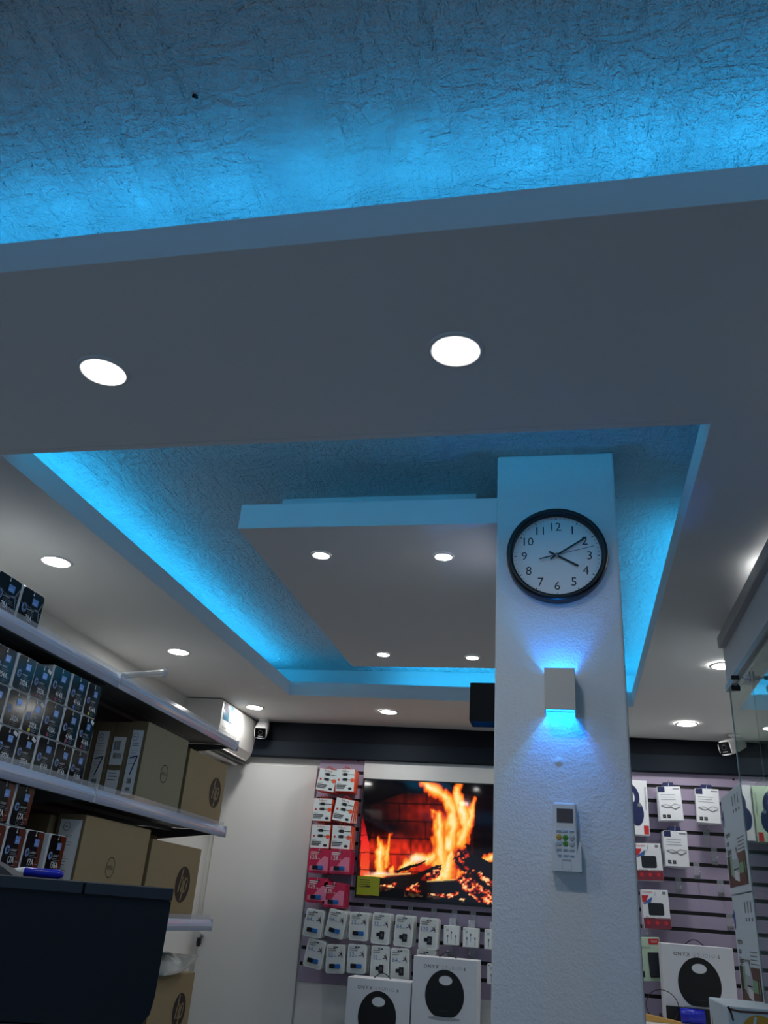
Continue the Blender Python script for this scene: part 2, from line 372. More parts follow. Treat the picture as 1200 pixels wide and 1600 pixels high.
def downlight(px, py, r, z0, label, group='downlights', xy=None, rr=None):
    if xy: x, y = xy; z = z0(x, y)
    else:
        p = on(px, py, 2, ZS); z = z0(p.x, p.y); p = on(px, py, 2, z); x, y = p.x, p.y
    rt_ = empty('ceiling_downlight', (x, y, z)); tag(rt_, label, 'ceiling light', group)
    b = MB(); b.lathe([(r*.99, -.001), (r*1.0, -.004), (r*1.22, -.004), (r*1.28, -.001), (r*1.28, .0)], (0, 0, 0), (0, 0, 1), 'white_plastic', 40); b.build('trim_ring', rt_)
    b = MB(); n = 32; b.frame((0, 0, 0), (1, 0, 0), (0, -1, 0)); b.disc(0, 0, r, 'diffuser', .0022, n); b.build('diffuser', rt_)
    return rt_
R1 = .043; lamps = [
 (162, 580, 'round ceiling downlight near the left end of the front beam, leftmost big one'),
 (712, 547, 'round ceiling downlight in the middle of the front beam, largest lit disc'),
 (88, 877, 'round ceiling downlight above the black toner boxes on the top shelf'),
 (279, 1018, 'round ceiling downlight above the white bracket lying on the top shelf'),
 (398, 1105, 'round ceiling downlight beside the air conditioner and the left camera'),
 (607, 1112, 'round ceiling downlight above the fire television near the dark band'),
 (1073, 1131, 'round ceiling downlight above the right slatwall, left of the right camera'),
 (1131, 1040, 'round ceiling downlight partly hidden by the glass cabinet fascia')]
for px, py, lb in lamps: downlight(px, py, R1, zs, lb)
for xy, lb in [((.615, 2.33), 'round ceiling downlight hidden above the glass cabinet, its glow on the soffit'), ((.60, 1.30), 'round ceiling downlight right of the frame, glow at the right edge'),
               ((.10, 4.42), 'round ceiling downlight hidden behind the column, mirrored in the cabinet glass')]:
    downlight(0, 0, R1, zs, lb, xy=xy)
for px, py, lb in [(502, 867, 'small downlight in the floating panel, front left'), (693, 869, 'small downlight in the floating panel, front right by the column'),
                   (599, 1022, 'small downlight in the floating panel, back left'), (738, 1027, 'small downlight in the floating panel, back right')]:
    downlight(px, py, .0245, lambda x, y: ZS-.0006, lb, 'downlights in the floating panel')

# ------------------------------------------------------------------ clock
p = on(870, 872, 1, 2.045); ck = empty('wall_clock', (p.x, 2.045, p.z)); tag(ck, 'round black-rimmed wall clock with white dial on the white column', 'clock')
Rk = .130
b = MB(); b.lathe([(Rk*.97, 0), (Rk, .006), (Rk, .028), (Rk*.985, .036), (Rk*.94, .040), (Rk*.89, .038), (Rk*.878, .032), (Rk*.872, .014)], (0, 0, 0), (0, -1, 0), 'clock_black', 72); b.build('rim', ck)
b = MB(); b.frame((0, -.014, 0)); b.disc(0, 0, Rk*.875, 'clock_face', 0, 72)
for i in range(60):
    a = math.radians(6*i); r0 = Rk*(.80 if i % 5 == 0 else .815); r1 = Rk*.845
    b.stroke([(r0*math.sin(a), r0*math.cos(a)), (r1*math.sin(a), r1*math.cos(a))], .0021 if i % 5 == 0 else .0009, 'clock_black', .0006)
for i in range(1, 13):
    a = math.radians(30*i); r = Rk*.645; b.text(str(i), r*math.sin(a), r*math.cos(a)-.011, .0235, 'clock_black', .0006)
b.build('dial', ck)
def hand(name, ang, l0, l1, w, y, m='clock_black'):
    a = math.radians(ang); b = MB(); d = Vector((math.sin(a), 0, math.cos(a))); n_ = Vector((math.cos(a), 0, -math.sin(a)))
    v = [d*l0-n_*w/2, d*l0+n_*w/2, d*l1+n_*w/2, d*l1-n_*w/2]; v = [q+Vector((0, y, 0)) for q in v]+[q+Vector((0, y+.0012, 0)) for q in v]
    b.add(v, [(0, 1, 2, 3), (7, 6, 5, 4), (0, 4, 5, 1), (1, 5, 6, 2), (2, 6, 7, 3), (3, 7, 4, 0)], m); return b.build(name, ck)
hand('hour_hand', 119, -.022, .062, .0048, -.019); hand('minute_hand', 57, -.020, .092, .0042, -.0215); hand('second_hand', 76, -.046, .098, .0011, -.0235)
hand('second_hand_tail', 256, .010, .046, .0024, -.0235)
b = MB(); b.lathe([(0, .0262), (.004, .0258), (.0042, .022), (.0042, .016)], (0, 0, 0), (0, -1, 0), 'chrome', 16); b.build('hub', ck)

# ------------------------------------------------------------------ wall sconces
def sconce(x, y, z, rz, m, label, power):
    s = empty('wall_sconce', (x, y, z), rz); tag(s, label, 'wall light'); w, dp, hh, tk = .036, .071, .100, .003
    b = MB(); b.box(-w, w, -dp, -dp+tk, 0, hh, m, .0012); b.box(-w, -w+tk, -dp+tk, 0, 0, hh, m); b.box(w-tk, w, -dp+tk, 0, 0, hh, m); b.build('shade', s)
    b = MB(); b.box(-w+tk, w-tk, -.004, 0, .012, hh-.012, 'white_plastic'); b.box(-.008, .008, -.042, -.004, .047, .053, 'white_plastic'); b.build('bracket', s)
    b = MB(); b.box(-.005, .005, -.046, -.042, .048, .052, 'led_glow'); b.build('led_module', s)
    for xx, colr_ in ((.007, (.005, .36, 1.0)), (-.007, (.003, .14, 1.0))):
        la = bpy.data.lights.new('sconce_light', 'POINT'); la.shadow_soft_size = .003; la.energy = power; la.color = colr_
        lo = bpy.data.objects.new('sconce_light', la); C.objects.link(lo); lo.parent = s; lo.location = (xx, -.052, .05)
    return s
sconce(-.008, 2.045, CZ+.458, 0, 'sconce_white', 'white box wall light throwing blue beams up and down the column front', .75)
sconce(-.167, 2.166, CZ+.459, -R90, 'black_matte', 'black box wall light on the left side of the column', .16)

# ------------------------------------------------------------------ remote control in its holder
q0 = on(886, 1360, 1, 2.03)
hd = empty('remote_holder', (q0.x-.0, 2.045, CZ+.112)); tag(hd, 'white wall holder with slotted front on the column under the box light', 'holder')
b = MB(); b.box(-.032, .032, -.006, 0, 0, .072, 'remote_white', .003, 2); b.build('back_plate', hd)
b = MB(); n = 8
pts = [(-.032, .062), (-.032, 0), (.032, 0), (.032, .062), (.028, .062), (.024, .046)]+[(.024*math.cos(math.pi*i/n), .046-.026*math.sin(math.pi*i/n)) for i in range(1, n)]+[(-.024, .046), (-.028, .062)]
b.prism(pts, 1, -.034, -.030, 'remote_white'); b.box(-.032, -.029, -.030, -.006, 0, .062, 'remote_white'); b.box(.029, .032, -.030, -.006, 0, .062, 'remote_white'); b.box(-.032, .032, -.030, -.006, 0, .004, 'remote_white')
b.frame((0, -.034, 0)); b.rect(-.010, .010, .004, .024, 'grey_plastic', .0005); b.rect(-.009, .009, .002, .020, 'remote_white', .001); b.build('pocket', hd)
rc = empty('remote_control', (q0.x-.002, 2.045, CZ+.117)); tag(rc, 'white air conditioner remote with brown screen standing in the wall holder', 'remote control')
b = MB(); b.box(-.0265, .0265, -.0285, -.0065, 0, .140, 'remote_white', .006, 3); b.build('body', rc)
b = MB(); b.frame((0, -.0285, 0)); b.rect(-.018, .018, .096, .126, 'lcd', .0007); b.ring(0, .111, .0001, .0001, 'lcd'); b.build('screen', rc)
for r_, zz in enumerate((.078, .065, .052, .039, .027)):
    for c_, xx in enumerate((-.014, 0, .014)):
        m = 'btn_yellow' if (r_, c_) == (1, 0) else 'btn_green' if c_ == 1 and r_ in (1, 2) else 'btn_grey'
        b = MB(); b.frame((xx, -.0285, zz))
        if r_ in (1, 2):
            b.lathe([(.0058, 0), (.0056, .0015), (.0045, .002), (0, .002)], (xx, -.0285, zz), (0, -1, 0), m, 20); b.ring(0, 0, .0062, .0007, 'ink_grey', .0008, 20)
            if c_ == 1: b.poly([(-.002, -.0015), (.002, -.0015), (0, .002)] if r_ == 1 else [(-.002, .0015), (0, -.002), (.002, .0015)], 'ink_black', .0025)
            else: b.text('TEMP' if c_ else 'ON', 0, -.0012, .0022, 'ink_grey', .0024, maxw=.007)
        else:
            b.box(xx-.0058, xx+.0058, -.0303, -.0285, zz-.003, zz+.003, m, .001); b.rect(-.0035, .0035, -.0008, .0008, 'ink_grey', .0022)
        b.build('button', rc)

# ------------------------------------------------------------------ air conditioner and cameras
ac = empty('air_conditioner', (XL, 4.15, CZ+.724)); tag(ac, 'white split air conditioner high on the left wall in the corner', 'air conditioner')
prof = [(0, 0.02), (.12, 0), (.175, .02), (.208, .06), (.215, .12), (.215, .240), (.205, .250), (0, .250)]
b = MB(); b.prism(prof, 1, 0, .55, 'ac_white'); b.build('body', ac)
b = MB(); b.box(.11, .19, .04, .51, -.010, .014, 'black_plastic', .004); b.build('air_outlet', ac)
b = MB(); b.prism([(.135, -.018), (.195, .012), (.192, .017), (.132, -.012)], 1, .05, .50, 'ac_white'); b.build('louver', ac)
b = MB(); b.frame((.215, 0, 0), (0, 1, 0), (0, 0, 1)); b.rect(.02, .16, .150, .238, 'ac_sticker', .001); b.rect(.105, .155, .155, .215, 'label_white', .0015); b.poly([(.02, .238), (.07, .238), (.10, .18), (.02, .20)], 'ink_blue', .0013); b.build('energy_sticker', ac)
b = MB(); b.frame((.215, 0, 0), (0, 1, 0), (0, 0, 1)); b.text('28', .28, .145, .026, 'display_glow', .001); b.build('display', ac)
b = MB(); b.frame((.215, 0, 0), (0, 1, 0), (0, 0, 1)); b.text('Hisense', .06, .105, .012, 'ink_grey', .001); b.build('badge', ac)

def bullet(x, y, z, rz, tilt, label):
    s = empty('security_camera', (x, y, z), rz); tag(s, label, 'camera', 'security cameras')
    b = MB(); b.lathe([(.032, 0), (.032, -.008), (.026, -.014), (.012, -.018), (.010, -.045)], (0, .03, 0), (0, 0, 1), 'white_plastic', 24); b.build('mount', s)
    b = MB(); n = 20; ring = []
    def sec(y, sx, sz, dz): return [(sx*math.copysign(abs(math.cos(a))**.6, math.cos(a)), y, dz+sz*math.copysign(abs(math.sin(a))**.6, math.sin(a))) for a in [2*math.pi*i/n for i in range(n)]]
    S = [sec(.09, .022, .020, 0), sec(.085, .030, .028, 0), sec(.03, .037, .036, 0), sec(-.055, .038, .037, 0), sec(-.062, .036, .035, 0)]
    v = [p for q in S for p in q]; f = [(i*n+k, (i+1)*n+k, (i+1)*n+(k+1) % n, i*n+(k+1) % n) for i in range(len(S)-1) for k in range(n)]+[tuple(range(n))]
    b.add(v, f, 'white_plastic', True)
    b.add(S[-1], [tuple(range(n-1, -1, -1))], 'white_plastic')
    bd = b.build('housing', s); bd.location = (0, 0, -.062); bd.rotation_euler = (tilt, 0, 0)
    b = MB(); b.box(-.031, .031, -.066, -.0625, -.028, .029, 'lens_glass', .002); b.frame((0, -.066, 0)); b.ring(0, .004, .013, .002, 'dark_grey', .0006); b.rect(-.014, .014, -.020, -.017, 'grey_plastic', .0006)
    b.build('lens_window', bd)
    return s
p = on(412, 1124, 2, ZS); bullet(p.x+.01, p.y-.03, zs(p.x, p.y), .22, .55, 'white bullet security camera hung beside the air conditioner')
p = on(1141, 1163, 2, zs(.8, 4.6)); bullet(.83, 4.53, zs(.83, 4.53), -.80, .32, 'white bullet security camera at the right, by the glass cabinet')

# ------------------------------------------------------------------ slatwall behind the shop goods
YW = YB-.018                               # board face
SLOT = [CZ+.7077-.0747*k for k in range(-1, 15)]
b = MB(); zt, zb, x0, x1 = CZ+.776, CZ-.345, -1.385, XR
zz = [zt]+[q for q in SLOT if q < zt-.02 and q > zb+.02]
b.box(x0, x1, YW+.008, YB-.0002, zb, zt, 'slot_black')
b.box(x0, x1, YW+.004, YB-.0002, .0005, zb-.0005, 'panel_white')
edge = zt
for q in [s for s in SLOT if zb+.02 < s < zt-.02]+[None]:
    lo = q+.0085 if q else zb
    b.box(x0, x1, YW, YB-.0003, lo, edge, 'lavender', .0015)
    if q: edge = q-.0085
for px, py in ((560, 1189), (1146, 1218)):
    w = on(px, py, 1, YW); b.frame((w.x, YW, w.z)); b.disc(0, 0, .006, 'slot_black', .001, 12)
tag(b.build('display_board'), 'lavender grooved board with plain white foot along the back wall behind the goods', 'display board')
b = MB(); b.box(-1.118, -.02, YW-.012, YW-.0005, CZ+.07, CZ+.776, 'panel_white', .0015)
tag(b.build('mounting_board'), 'plain white panel behind the television, seen above its top edge', 'panel')

# ------------------------------------------------------------------ television with the fireplace picture
TX0, TX1, TZ0, TZ1, TY = -1.107, -.045, CZ+.066, CZ+.674, YW-.05
tv = empty('television', ((TX0+TX1)/2, TY, TZ0)); tag(tv, 'flat television showing a log fire, mounted on the back wall', 'television')
w2 = (TX1-TX0)/2; hT = TZ1-TZ0
b = MB(); b.box(-w2, w2, .003, .036, 0, hT, 'black_plastic', .003)
for a in ((-w2, -w2+.008, 0, hT), (w2-.008, w2, 0, hT), (-w2, w2, 0, .012), (-w2, w2, hT-.007, hT)): b.box(a[0], a[1], -.001, .004, a[2], a[3], 'black_plastic')
b.build('casing', tv)
GX, GZ = 250, 150
def vnoise(x, y, seed):
    rng = np.random.RandomState(seed); G = rng.rand(256, 256); xi = np.floor(x).astype(int); yi = np.floor(y).astype(int); fx = x-xi; fy = y-yi
    fx = fx*fx*(3-2*fx); fy = fy*fy*(3-2*fy); g_ = lambda a, c: G[a % 256, c % 256]
    return (g_(xi, yi)*(1-fx)+g_(xi+1, yi)*fx)*(1-fy)+(g_(xi, yi+1)*(1-fx)+g_(xi+1, yi+1)*fx)*fy
def inpoly(x, y, poly):
    r = np.zeros(x.shape, bool); n = len(poly)
    for i in range(n):
        (ax, ay), (bx, by) = poly[i], poly[(i+1) % n]
        c = ((ay > y) != (by > y)); r ^= c & (x < (bx-ax)*(y-ay)/((by-ay) or 1e-9)+ax)
    return r
def fire(x, y):
    """picture of a brick hearth with burning logs; x,y are picture coordinates"""
    n1 = vnoise(x/28, y/45, 1)-.5; n2 = vnoise(x/11, y/18, 2)-.5; n3 = vnoise(x/5, y/6, 3)
    col = np.zeros(x.shape+(3,)); base = lambda c: np.array(c, float)
    glow = np.exp(-(((x-520)/330)**2+((y-690)/170)**2)); glow2 = np.exp(-(((x-640)/300)**2+((y-330)/160)**2))
    glow3 = np.exp(-(((x-270)/170)**2+((y-620)/110)**2))
    red = np.clip(.06+1.15*glow+.62*glow2+.8*glow3, 0, 1.1)
    red *= 1-.75*np.exp(-(((x-330)/190)**2+((y-450)/60)**2)); red *= np.clip((y-110)/110, .12, 1); red[x > 960] *= .45
    red *= .85+.5*n1
    for k, c in enumerate((228, 48, 22)): col[..., k] = c*np.clip(red, 0, 1)**(1 if k == 0 else 1.25)
    rows = [170, 268, 400, 530, 650, 780]
    for i, r in enumerate(rows):
        yy = y-(x-500)*.03
        col *= (1-.8*np.exp(-((yy-r)/5.)**2))[..., None]
        pass
    for xs_, ya_, yb_ in ((610, 170, 268), (405, 268, 400), (600, 400, 530), (490, 530, 650), (190, 400, 530), (300, 650, 780), (1030, 430, 590), (820, 268, 400), (1130, 430, 590)):
        col *= (1-.75*np.exp(-((x-xs_)/4.5)**2)*((y > ya_) & (y < yb_)))[..., None]
    m = (x > 112+(700-y)*.02) & (x < 178); lv = np.clip((y-210)/330, .05, 1)
    bar = np.stack([238*lv, 78*lv*np.clip((y-250)/500, .3, 1), 50*lv*.8], -1)*(1-.75*(np.abs(((y-370) % 130)) < 6))[..., None]
    col[m] = bar[m]
    dk = inpoly(x, y, [(70, 60), (580, 60), (600, 190), (430, 190), (180, 280), (180, 560), (175, 560), (100, 240), (70, 240)]); col[dk] *= .12
    # flames
    X = x+n1*26+n2*9; Y = y+n2*10
    def flame(pts):
        best = np.full(x.shape, -9.)
        for (ax, ay, ar), (bx, by, br) in zip(pts, pts[1:]):
            dx, dy = bx-ax, by-ay; t_ = np.clip(((X-ax)*dx+(Y-ay)*dy)/(dx*dx+dy*dy), 0, 1)
            d_ = np.hypot(X-ax-t_*dx, Y-ay-t_*dy); r_ = (ar+(br-ar)*t_)*1.18; best = np.maximum(best, (r_-d_)/np.maximum(r_, 14)*np.clip(r_/36, .55, 1.1))
        return best
    F = [[(740, 800, 80), (720, 700, 72), (700, 560, 58), (700, 440, 48), (690, 350, 32), (645, 315, 8)], [(770, 600, 60), (800, 440, 60), (800, 330, 44), (770, 230, 42), (660, 165, 46), (590, 118, 26)],
         [(860, 560, 50), (895, 450, 55), (890, 350, 55), (850, 260, 42), (835, 190, 32), (855, 110, 20)], [(925, 430, 36), (940, 320, 34), (962, 225, 14)], [(250, 800, 42), (255, 700, 46), (265, 600, 36), (243, 520, 8)],
         [(290, 740, 26), (318, 590, 20), (342, 495, 9)], [(400, 770, 26), (480, 715, 42), (530, 670, 34), (620, 690, 44), (660, 650, 30)], [(690, 840, 40), (760, 760, 60), (790, 640, 34)], [(820, 840, 14), (880, 760, 22), (930, 700, 10)], [(1060, 690, 30), (1110, 660, 34), (1145, 640, 30)], [(340, 770, 30), (360, 745, 14)]]
    d = np.full(x.shape, -9.)
    for f_ in F: d = np.maximum(d, flame(f_))
    d = d+n1*.22+(vnoise(x/16, y/70, 7)-.5)*.42
    stops = [(-.05, (150, 20, 8)), (.12, (228, 72, 18)), (.38, (248, 130, 32)), (.62, (253, 182, 66)), (.95, (255, 222, 130)), (1.3, (255, 244, 205))]
    fc = np.stack([np.interp(d, [s_[0] for s_ in stops], [s_[1][k] for s_ in stops]) for k in range(3)], -1); a = np.clip((d+.12)/.2, 0, 1)[..., None]
    col = col*(1-a)+fc*a
    hot = np.exp(-(((x-260)/90)**2+((y-795)/16)**2))+.9*np.exp(-(((x-540)/60)**2+((y-680)/35)**2)*(1.2+n2)); hot = np.clip(hot, 0, 1)[..., None]; col = col*(1-hot)+base((255, 236, 215))*hot
    # logs and embers
    def log(poly, c=(22, 11, 8), rim=0):
        m_ = inpoly(x+n2*16, y+n1*12, poly); tex = (.5+1.0*n3)[..., None]; col[m_] = (base(c)*tex)[m_]
    emb = lambda poly, amt: None
    def ember(poly, amt):
        m_ = inpoly(x+n2*22, y+n1*18, poly); e_ = np.clip((vnoise(x/17, y/13, 11)-.5+.35*(vnoise(x/7, y/7, 12)-.5))*2.2+amt-.12, 0, 1.25)
        c_ = np.stack([np.interp(e_, [0, .3, .6, .9, 1.2], q) for q in ((18, 120, 225, 250, 255), (8, 16, 52, 130, 215), (8, 12, 30, 58, 150))], -1); col[m_] = c_[m_]
    low = y > 838+(x-200)*.02; col[low & (x > 250)] = base((16, 8, 8))
    ember([(252, 880), (380, 845), (390, 890), (300, 925), (252, 925)], .75); ember([(430, 960), (440, 900), (560, 860), (540, 900), (590, 965)], .75)
    ember([(600, 975), (630, 935), (830, 920), (845, 945), (760, 980)], .8); ember([(830, 820), (900, 800), (1140, 960), (1140, 1040), (1000, 1000), (870, 900)], .55); ember([(858, 980), (895, 980), (890, 1018), (862, 1012)], .8)
    ember([(600, 790), (720, 730), (690, 830), (610, 835)], .35); ember([(850, 620), (940, 640), (1000, 800), (900, 800), (800, 690)], .12); ember([(985, 790), (1010, 780), (1140, 880), (1140, 910), (1000, 830)], .7)
    log([(118, 830), (375, 812), (500, 795), (375, 865), (120, 858)]); log([(378, 830), (560, 780), (722, 716), (715, 735), (600, 800), (520, 872), (385, 905)]); log([(606, 852), (820, 838), (838, 880), (820, 945), (600, 945)], (14, 8, 8))
    log([(372, 770), (470, 735), (610, 690), (600, 705), (470, 760), (375, 795)]); log([(935, 640), (1145, 735), (1145, 870), (1020, 775), (985, 790), (900, 700)], (18, 9, 10)); log([(900, 560), (950, 600), (935, 640), (905, 600)], (14, 8, 8))
    lt = np.exp(-(((y-(810-(x-140)*.055))/6.)**2))*((x > 135) & (x < 490)); lt += .8*np.exp(-(((y-(850-(x-610)*.06))/6.)**2))*((x > 610) & (x < 820)); lt = np.clip(lt, 0, 1)[..., None]; col = col*(1-lt)+base((250, 206, 120))*lt
    col[y > 990+(x-860)*.18] *= .25
    return np.clip(col, 0, 255)
sx0, sx1, sz0, sz1 = TX0+.008, TX1-.008, TZ0+.012, TZ1-.007
gx = np.linspace(sx0, sx1, GX); gz = np.linspace(sz0, sz1, GZ)
c00, c10, c01 = proj((sx0, TY, sz0)), proj((sx1, TY, sz0)), proj((sx0, TY, sz1))
V = [(x-(TX0+TX1)/2, 0, z-TZ0) for z in gz for x in gx]
qx, qz = np.meshgrid(gx, gz)
d3 = np.stack([qx, np.full(qx.shape, TY), qz-CZ], -1); ww = d3 @ np.array(fwd)
ppx = 600+FPX*(d3 @ np.array(rt))/ww; ppy = 800-FPX*(d3 @ np.array(up))/ww
colr = fire((ppx-540)/.20833, (ppy-1200)/.20833).reshape(-1, 3)/255.
lin = np.where(colr <= .04045, colr/12.92, ((colr+.055)/1.055)**2.4)
me = bpy.data.meshes.new('screen'); me.from_pydata(V, [], [(j*GX+i, j*GX+i+1, (j+1)*GX+i+1, (j+1)*GX+i) for j in range(GZ-1) for i in range(GX-1)])
at = me.color_attributes.new('picture', 'FLOAT_COLOR', 'POINT'); at.data.foreach_set('color', np.concatenate([lin, np.ones((len(lin), 1))], 1).astype(np.float32).ravel())
m = bpy.data.materials.new('screen_picture'); m.use_nodes = True; nt = m.node_tree; pb = nt.nodes['Principled BSDF']; an = nt.nodes.new('ShaderNodeAttribute'); an.attribute_name = 'picture'
pb.inputs['Base Color'].default_value = (.004, .004, .006, 1); pb.inputs['Roughness'].default_value = .05; pb.inputs['Specular IOR Level'].default_value = .35; nt.links.new(an.outputs['Color'], pb.inputs['Emission Color']); pb.inputs['Emission Strength'].default_value = 1.0
MT['screen_picture'] = m; me.materials.append(m); so = bpy.data.objects.new('screen', me); C.objects.link(so); so.parent = tv
a_, c_ = on(555, 1381, 1, TY), on(592, 1399, 1, TY)
b = MB(); b.frame((0, 0, 0)); ox, oz = (TX0+TX1)/2, TZ0
b.rect(sx0+.001-ox, c_.x-ox, sz0+.004-oz, sz0+.095-oz, 'sticker_lime', .001); b.lines(sx0+.015-ox, c_.x-ox-.05, sz0+.075-oz, 4, .011, .003, 'ink_dark', .0015); b.rect(sx0+.05-ox, sx0+.075-ox, sz0+.045-oz, sz0+.049-oz, 'ink_black', .0016)
b.build('energy_label', tv)

# ------------------------------------------------------------------ hooks and hanging packs on the back wall
def hook(x, z, L, label, dz=0.):
    zs_ = min([q for q in SLOT if q > z-.012] or SLOT, key=lambda q: abs(q-z)); e = z-zs_
    o = empty('display_hook', (x, YW, zs_)); tag(o, label, 'hook', 'slatwall hooks')
    b = MB(); b.box(-.015, .015, -.003, -.0003, min(-.06, e-.012), .010, 'clear_plastic', .001); b.box(-.015, .015, -.006, -.003, e-.008, e+.008, 'steel', .001); b.build('plate', o)
    b = MB(); b.tube([(0, -.003, e), (0, -L*.5, e-.001), (0, -L+.02, e+.001), (0, -L+.006, e+.008), (0, -L, e+.022)], .0022, 'chrome', 8); b.build('prong', o)
    return o
def quad_place(q, y):
    """photo outline TL,TR,BR,BL of a card hung at depth y -> centre, width, height, tilt"""
    P = [on(a, c, 1, y) for a, c in q]; wv = ((P[1]-P[0])+(P[2]-P[3]))/2; hv = ((P[0]-P[3])+(P[1]-P[2]))/2
    ctr = sum(P, Vector())/4; return ctr, wv.length, hv.length, math.atan2(wv.z, wv.x)
K = 340/1200.
def cc(pts): return [(460+a*K, 1160+c*K) for a, c in pts]
def cable_pack():
    W, H, D = .105, .118, .022; b = MB()
    b.box(-W/2, W/2, 0, D, -H/2, H/2, 'orange', .001); b.frame((0, 0, 0)); b.rect(-W/2+.001, W/2-.001, -H/2+.001, H/2-.001, 'card_white', .0008)
    for zz in (.030, .003):
        b.rect(-.012, .012, zz-.0075, zz+.0075, 'ink_black', .0014); b.rect(-.018, -.012, zz-.005, zz+.005, 'ink_grey', .0014); b.rect(.012, .045 if zz < .01 else W/2-.002, zz-.0016, zz+.0016, 'ink_black', .0014)
    b.disc(.041, .000, .011, 'orange', .0018, 16); b.disc(-.036, .001, .0065, 'red_print', .0014, 6)
    b.text('USB-C', -.047, -.022, .007, 'ink_grey', .0014, 'L'); b.lines(-.047, .01, -.030, 3, .008, .005, 'ink_black', .0014); b.disc(.03, -.044, .011, 'ink_black', .0014, 14, .007)
    b.text('Riversong', 0, .046, .0075, 'orange_dark', .0014)
    o = b.build('cable_pack')
    b = MB(); b.tube([(-.018, .004, H/2), (-.010, .004, H/2+.012), (0, .004, H/2+.018), (.010, .004, H/2+.012), (.018, .004, H/2)], .0016, 'orange_dark', 6); b.build('hanger_loop', o)
    return o
def rounded(W, H, r, n=5):
    pts = []
    for cx, cz, a0 in ((W/2-r, -H/2+r, -90), (W/2-r, H/2-r, 0), (-W/2+r, H/2-r, 90), (-W/2+r, -H/2+r, 180)):
        pts += [(cx+r*math.cos(math.radians(a0+90*i/n)), cz+r*math.sin(math.radians(a0+90*i/n))) for i in range(n+1)]
    return pts
def bird(b, x, z, s):
    for pl in ([(0, 0), (-.9, -.25), (-.2, .18)], [(0, 0), (.15, 1.1), (.35, .1)], [(0, .1), (-.5, .75), (.2, .35)], [(.1, .1), (.45, -.6), (.4, .2)]): b.poly([(x+p_*s, z+q_*s) for p_, q_ in pl], 'bird_purple', .0012)
def usb_pack(cap, base='pack_white', micro=False):
    W, H, D = (.098, .130, .018) if not micro else (.094, .142, .018)
    if base == 'pink': W, H = .115, .120
    b = MB(); b.prism(rounded(W, H, .012), 1, .0, D, base); b.frame((0, 0, 0))
    pk = base == 'pink'; ink = 'label_white' if pk else 'print_blue'
    if pk: b.poly([(W/2-.004, -H/2+.012), (W/2-.004, .02), (.03, .024), (.005, .004), (-.01, -.02), (-W/2+.01, -.026), (-W/2+.01, -H/2+.012)], 'pink_pale', .0005)
    else: b.prism(rounded(W*.9, H*.9, .010), 1, -.0012, 0, 'pack_clear'); b.frame((0, -.0012, 0))
    b.rect(-.012, .012, H/2-.016, H/2-.011, 'ink_black', .0008); b.lines(-W*.40, W*.02, H*.335, 2, .009, .004, 'label_white' if pk else 'ink_grey', .0008)
    b.text(cap, -W*.40, H*.06, .020, ink, .0010, 'L', bold=-.005); b.text('GB', -W*.40+.030+(.012 if len(cap) > 2 else 0), H*.06, .006, ink, .001, 'L')
    if not pk: bird(b, W*.27, H*.12, .022)
    o = b.build('flash_drive_pack' if not micro else 'memory_card_pack')
    b = MB()
    if micro: b.box(-.004, .020, -.006, 0, -H*.34, -H*.08, 'usb_black', .002); b.box(-.020, -.004, -.004, 0, -H*.26, -H*.14, 'usb_black', .001); b.box(.002, .014, -.0068, -.006, -H*.26, -H*.15, 'dark_grey')
    else: b.box(-.030, .0, -.008, 0, -.042, -.022, 'usb_black', .003, 2); b.box(.0, .028, -.008, 0, -.042, -.022, 'usb_blue', .003, 2)
    b.build('memory_card' if micro else 'flash_drive', o)
    return o
POS = ['front one on', 'second on', 'third on', 'rearmost on']
def hang(proto, q, yf, n, sp, names, cat, group, hole=.014, jit=.0):
    ctr, W, H, tl = quad_place(q, yf)
    L = YW-yf+.012
    for i in range(n):
        o = dup(proto); t_ = tl if i == 0 else tl*(1-i/n)+random.uniform(-jit, jit)
        hx = ctr.x-(H/2-hole)*math.sin(tl)*-1*0; dz = (H/2-hole)
        # every pack swings about its hanging hole
        hp_ = Vector((ctr.x-math.sin(tl)*dz, 0, ctr.z+math.cos(tl)*dz))
        o.location = (hp_.x+math.sin(t_)*dz, yf+i*sp, hp_.z-math.cos(t_)*dz); o.rotation_euler = (0, -t_, 0)
        tag(o, names[0]+', '+(POS[i] if i < n-1 or n == 1 else POS[3])+' '+names[1], cat, group)
    hook(hp_.x, hp_.z, L, 'chrome hook carrying '+names[2])
def proto_of(fn, *a, **k): return fn(*a, **k)
def kill(o):
    for c in list(o.children): bpy.data.objects.remove(c)
    bpy.data.objects.remove(o)
cp = cable_pack()
CP = [([(143, 148), (232, 160), (215, 272), (125, 252)], 'top left cable hook'), ([(230, 152), (334, 155), (330, 265), (226, 263)], 'top right cable hook'),
      ([(106, 316), (210, 318), (200, 428), (98, 422)], 'middle left cable hook'), ([(228, 308), (335, 330), (312, 440), (208, 418)], 'middle right cable hook'),
      ([(99, 460), (196, 462), (191, 580), (88, 572)], 'bottom left cable hook'), ([(207, 462), (314, 468), (307, 585), (203, 578)], 'bottom right cable hook')]
for q, nm in CP: hang(cp, cc(q), 4.60, 4, .027, ('white and orange cable pack', nm+', left of the television', 'orange cable packs, '+nm), 'cable pack', 'cable packs left of the television', jit=.06)
kill(cp)
pk = usb_pack('128', 'pink')
PK = [([(77, 592), (192, 596), (190, 718), (73, 708)], 'upper left pink hook'), ([(203, 596), (300, 598), (298, 722), (199, 716)], 'upper right pink hook'),
      ([(74, 748), (185, 756), (172, 886), (62, 872)], 'lower left pink hook'), ([(168, 776), (276, 782), (268, 910), (158, 900)], 'lower right pink hook')]
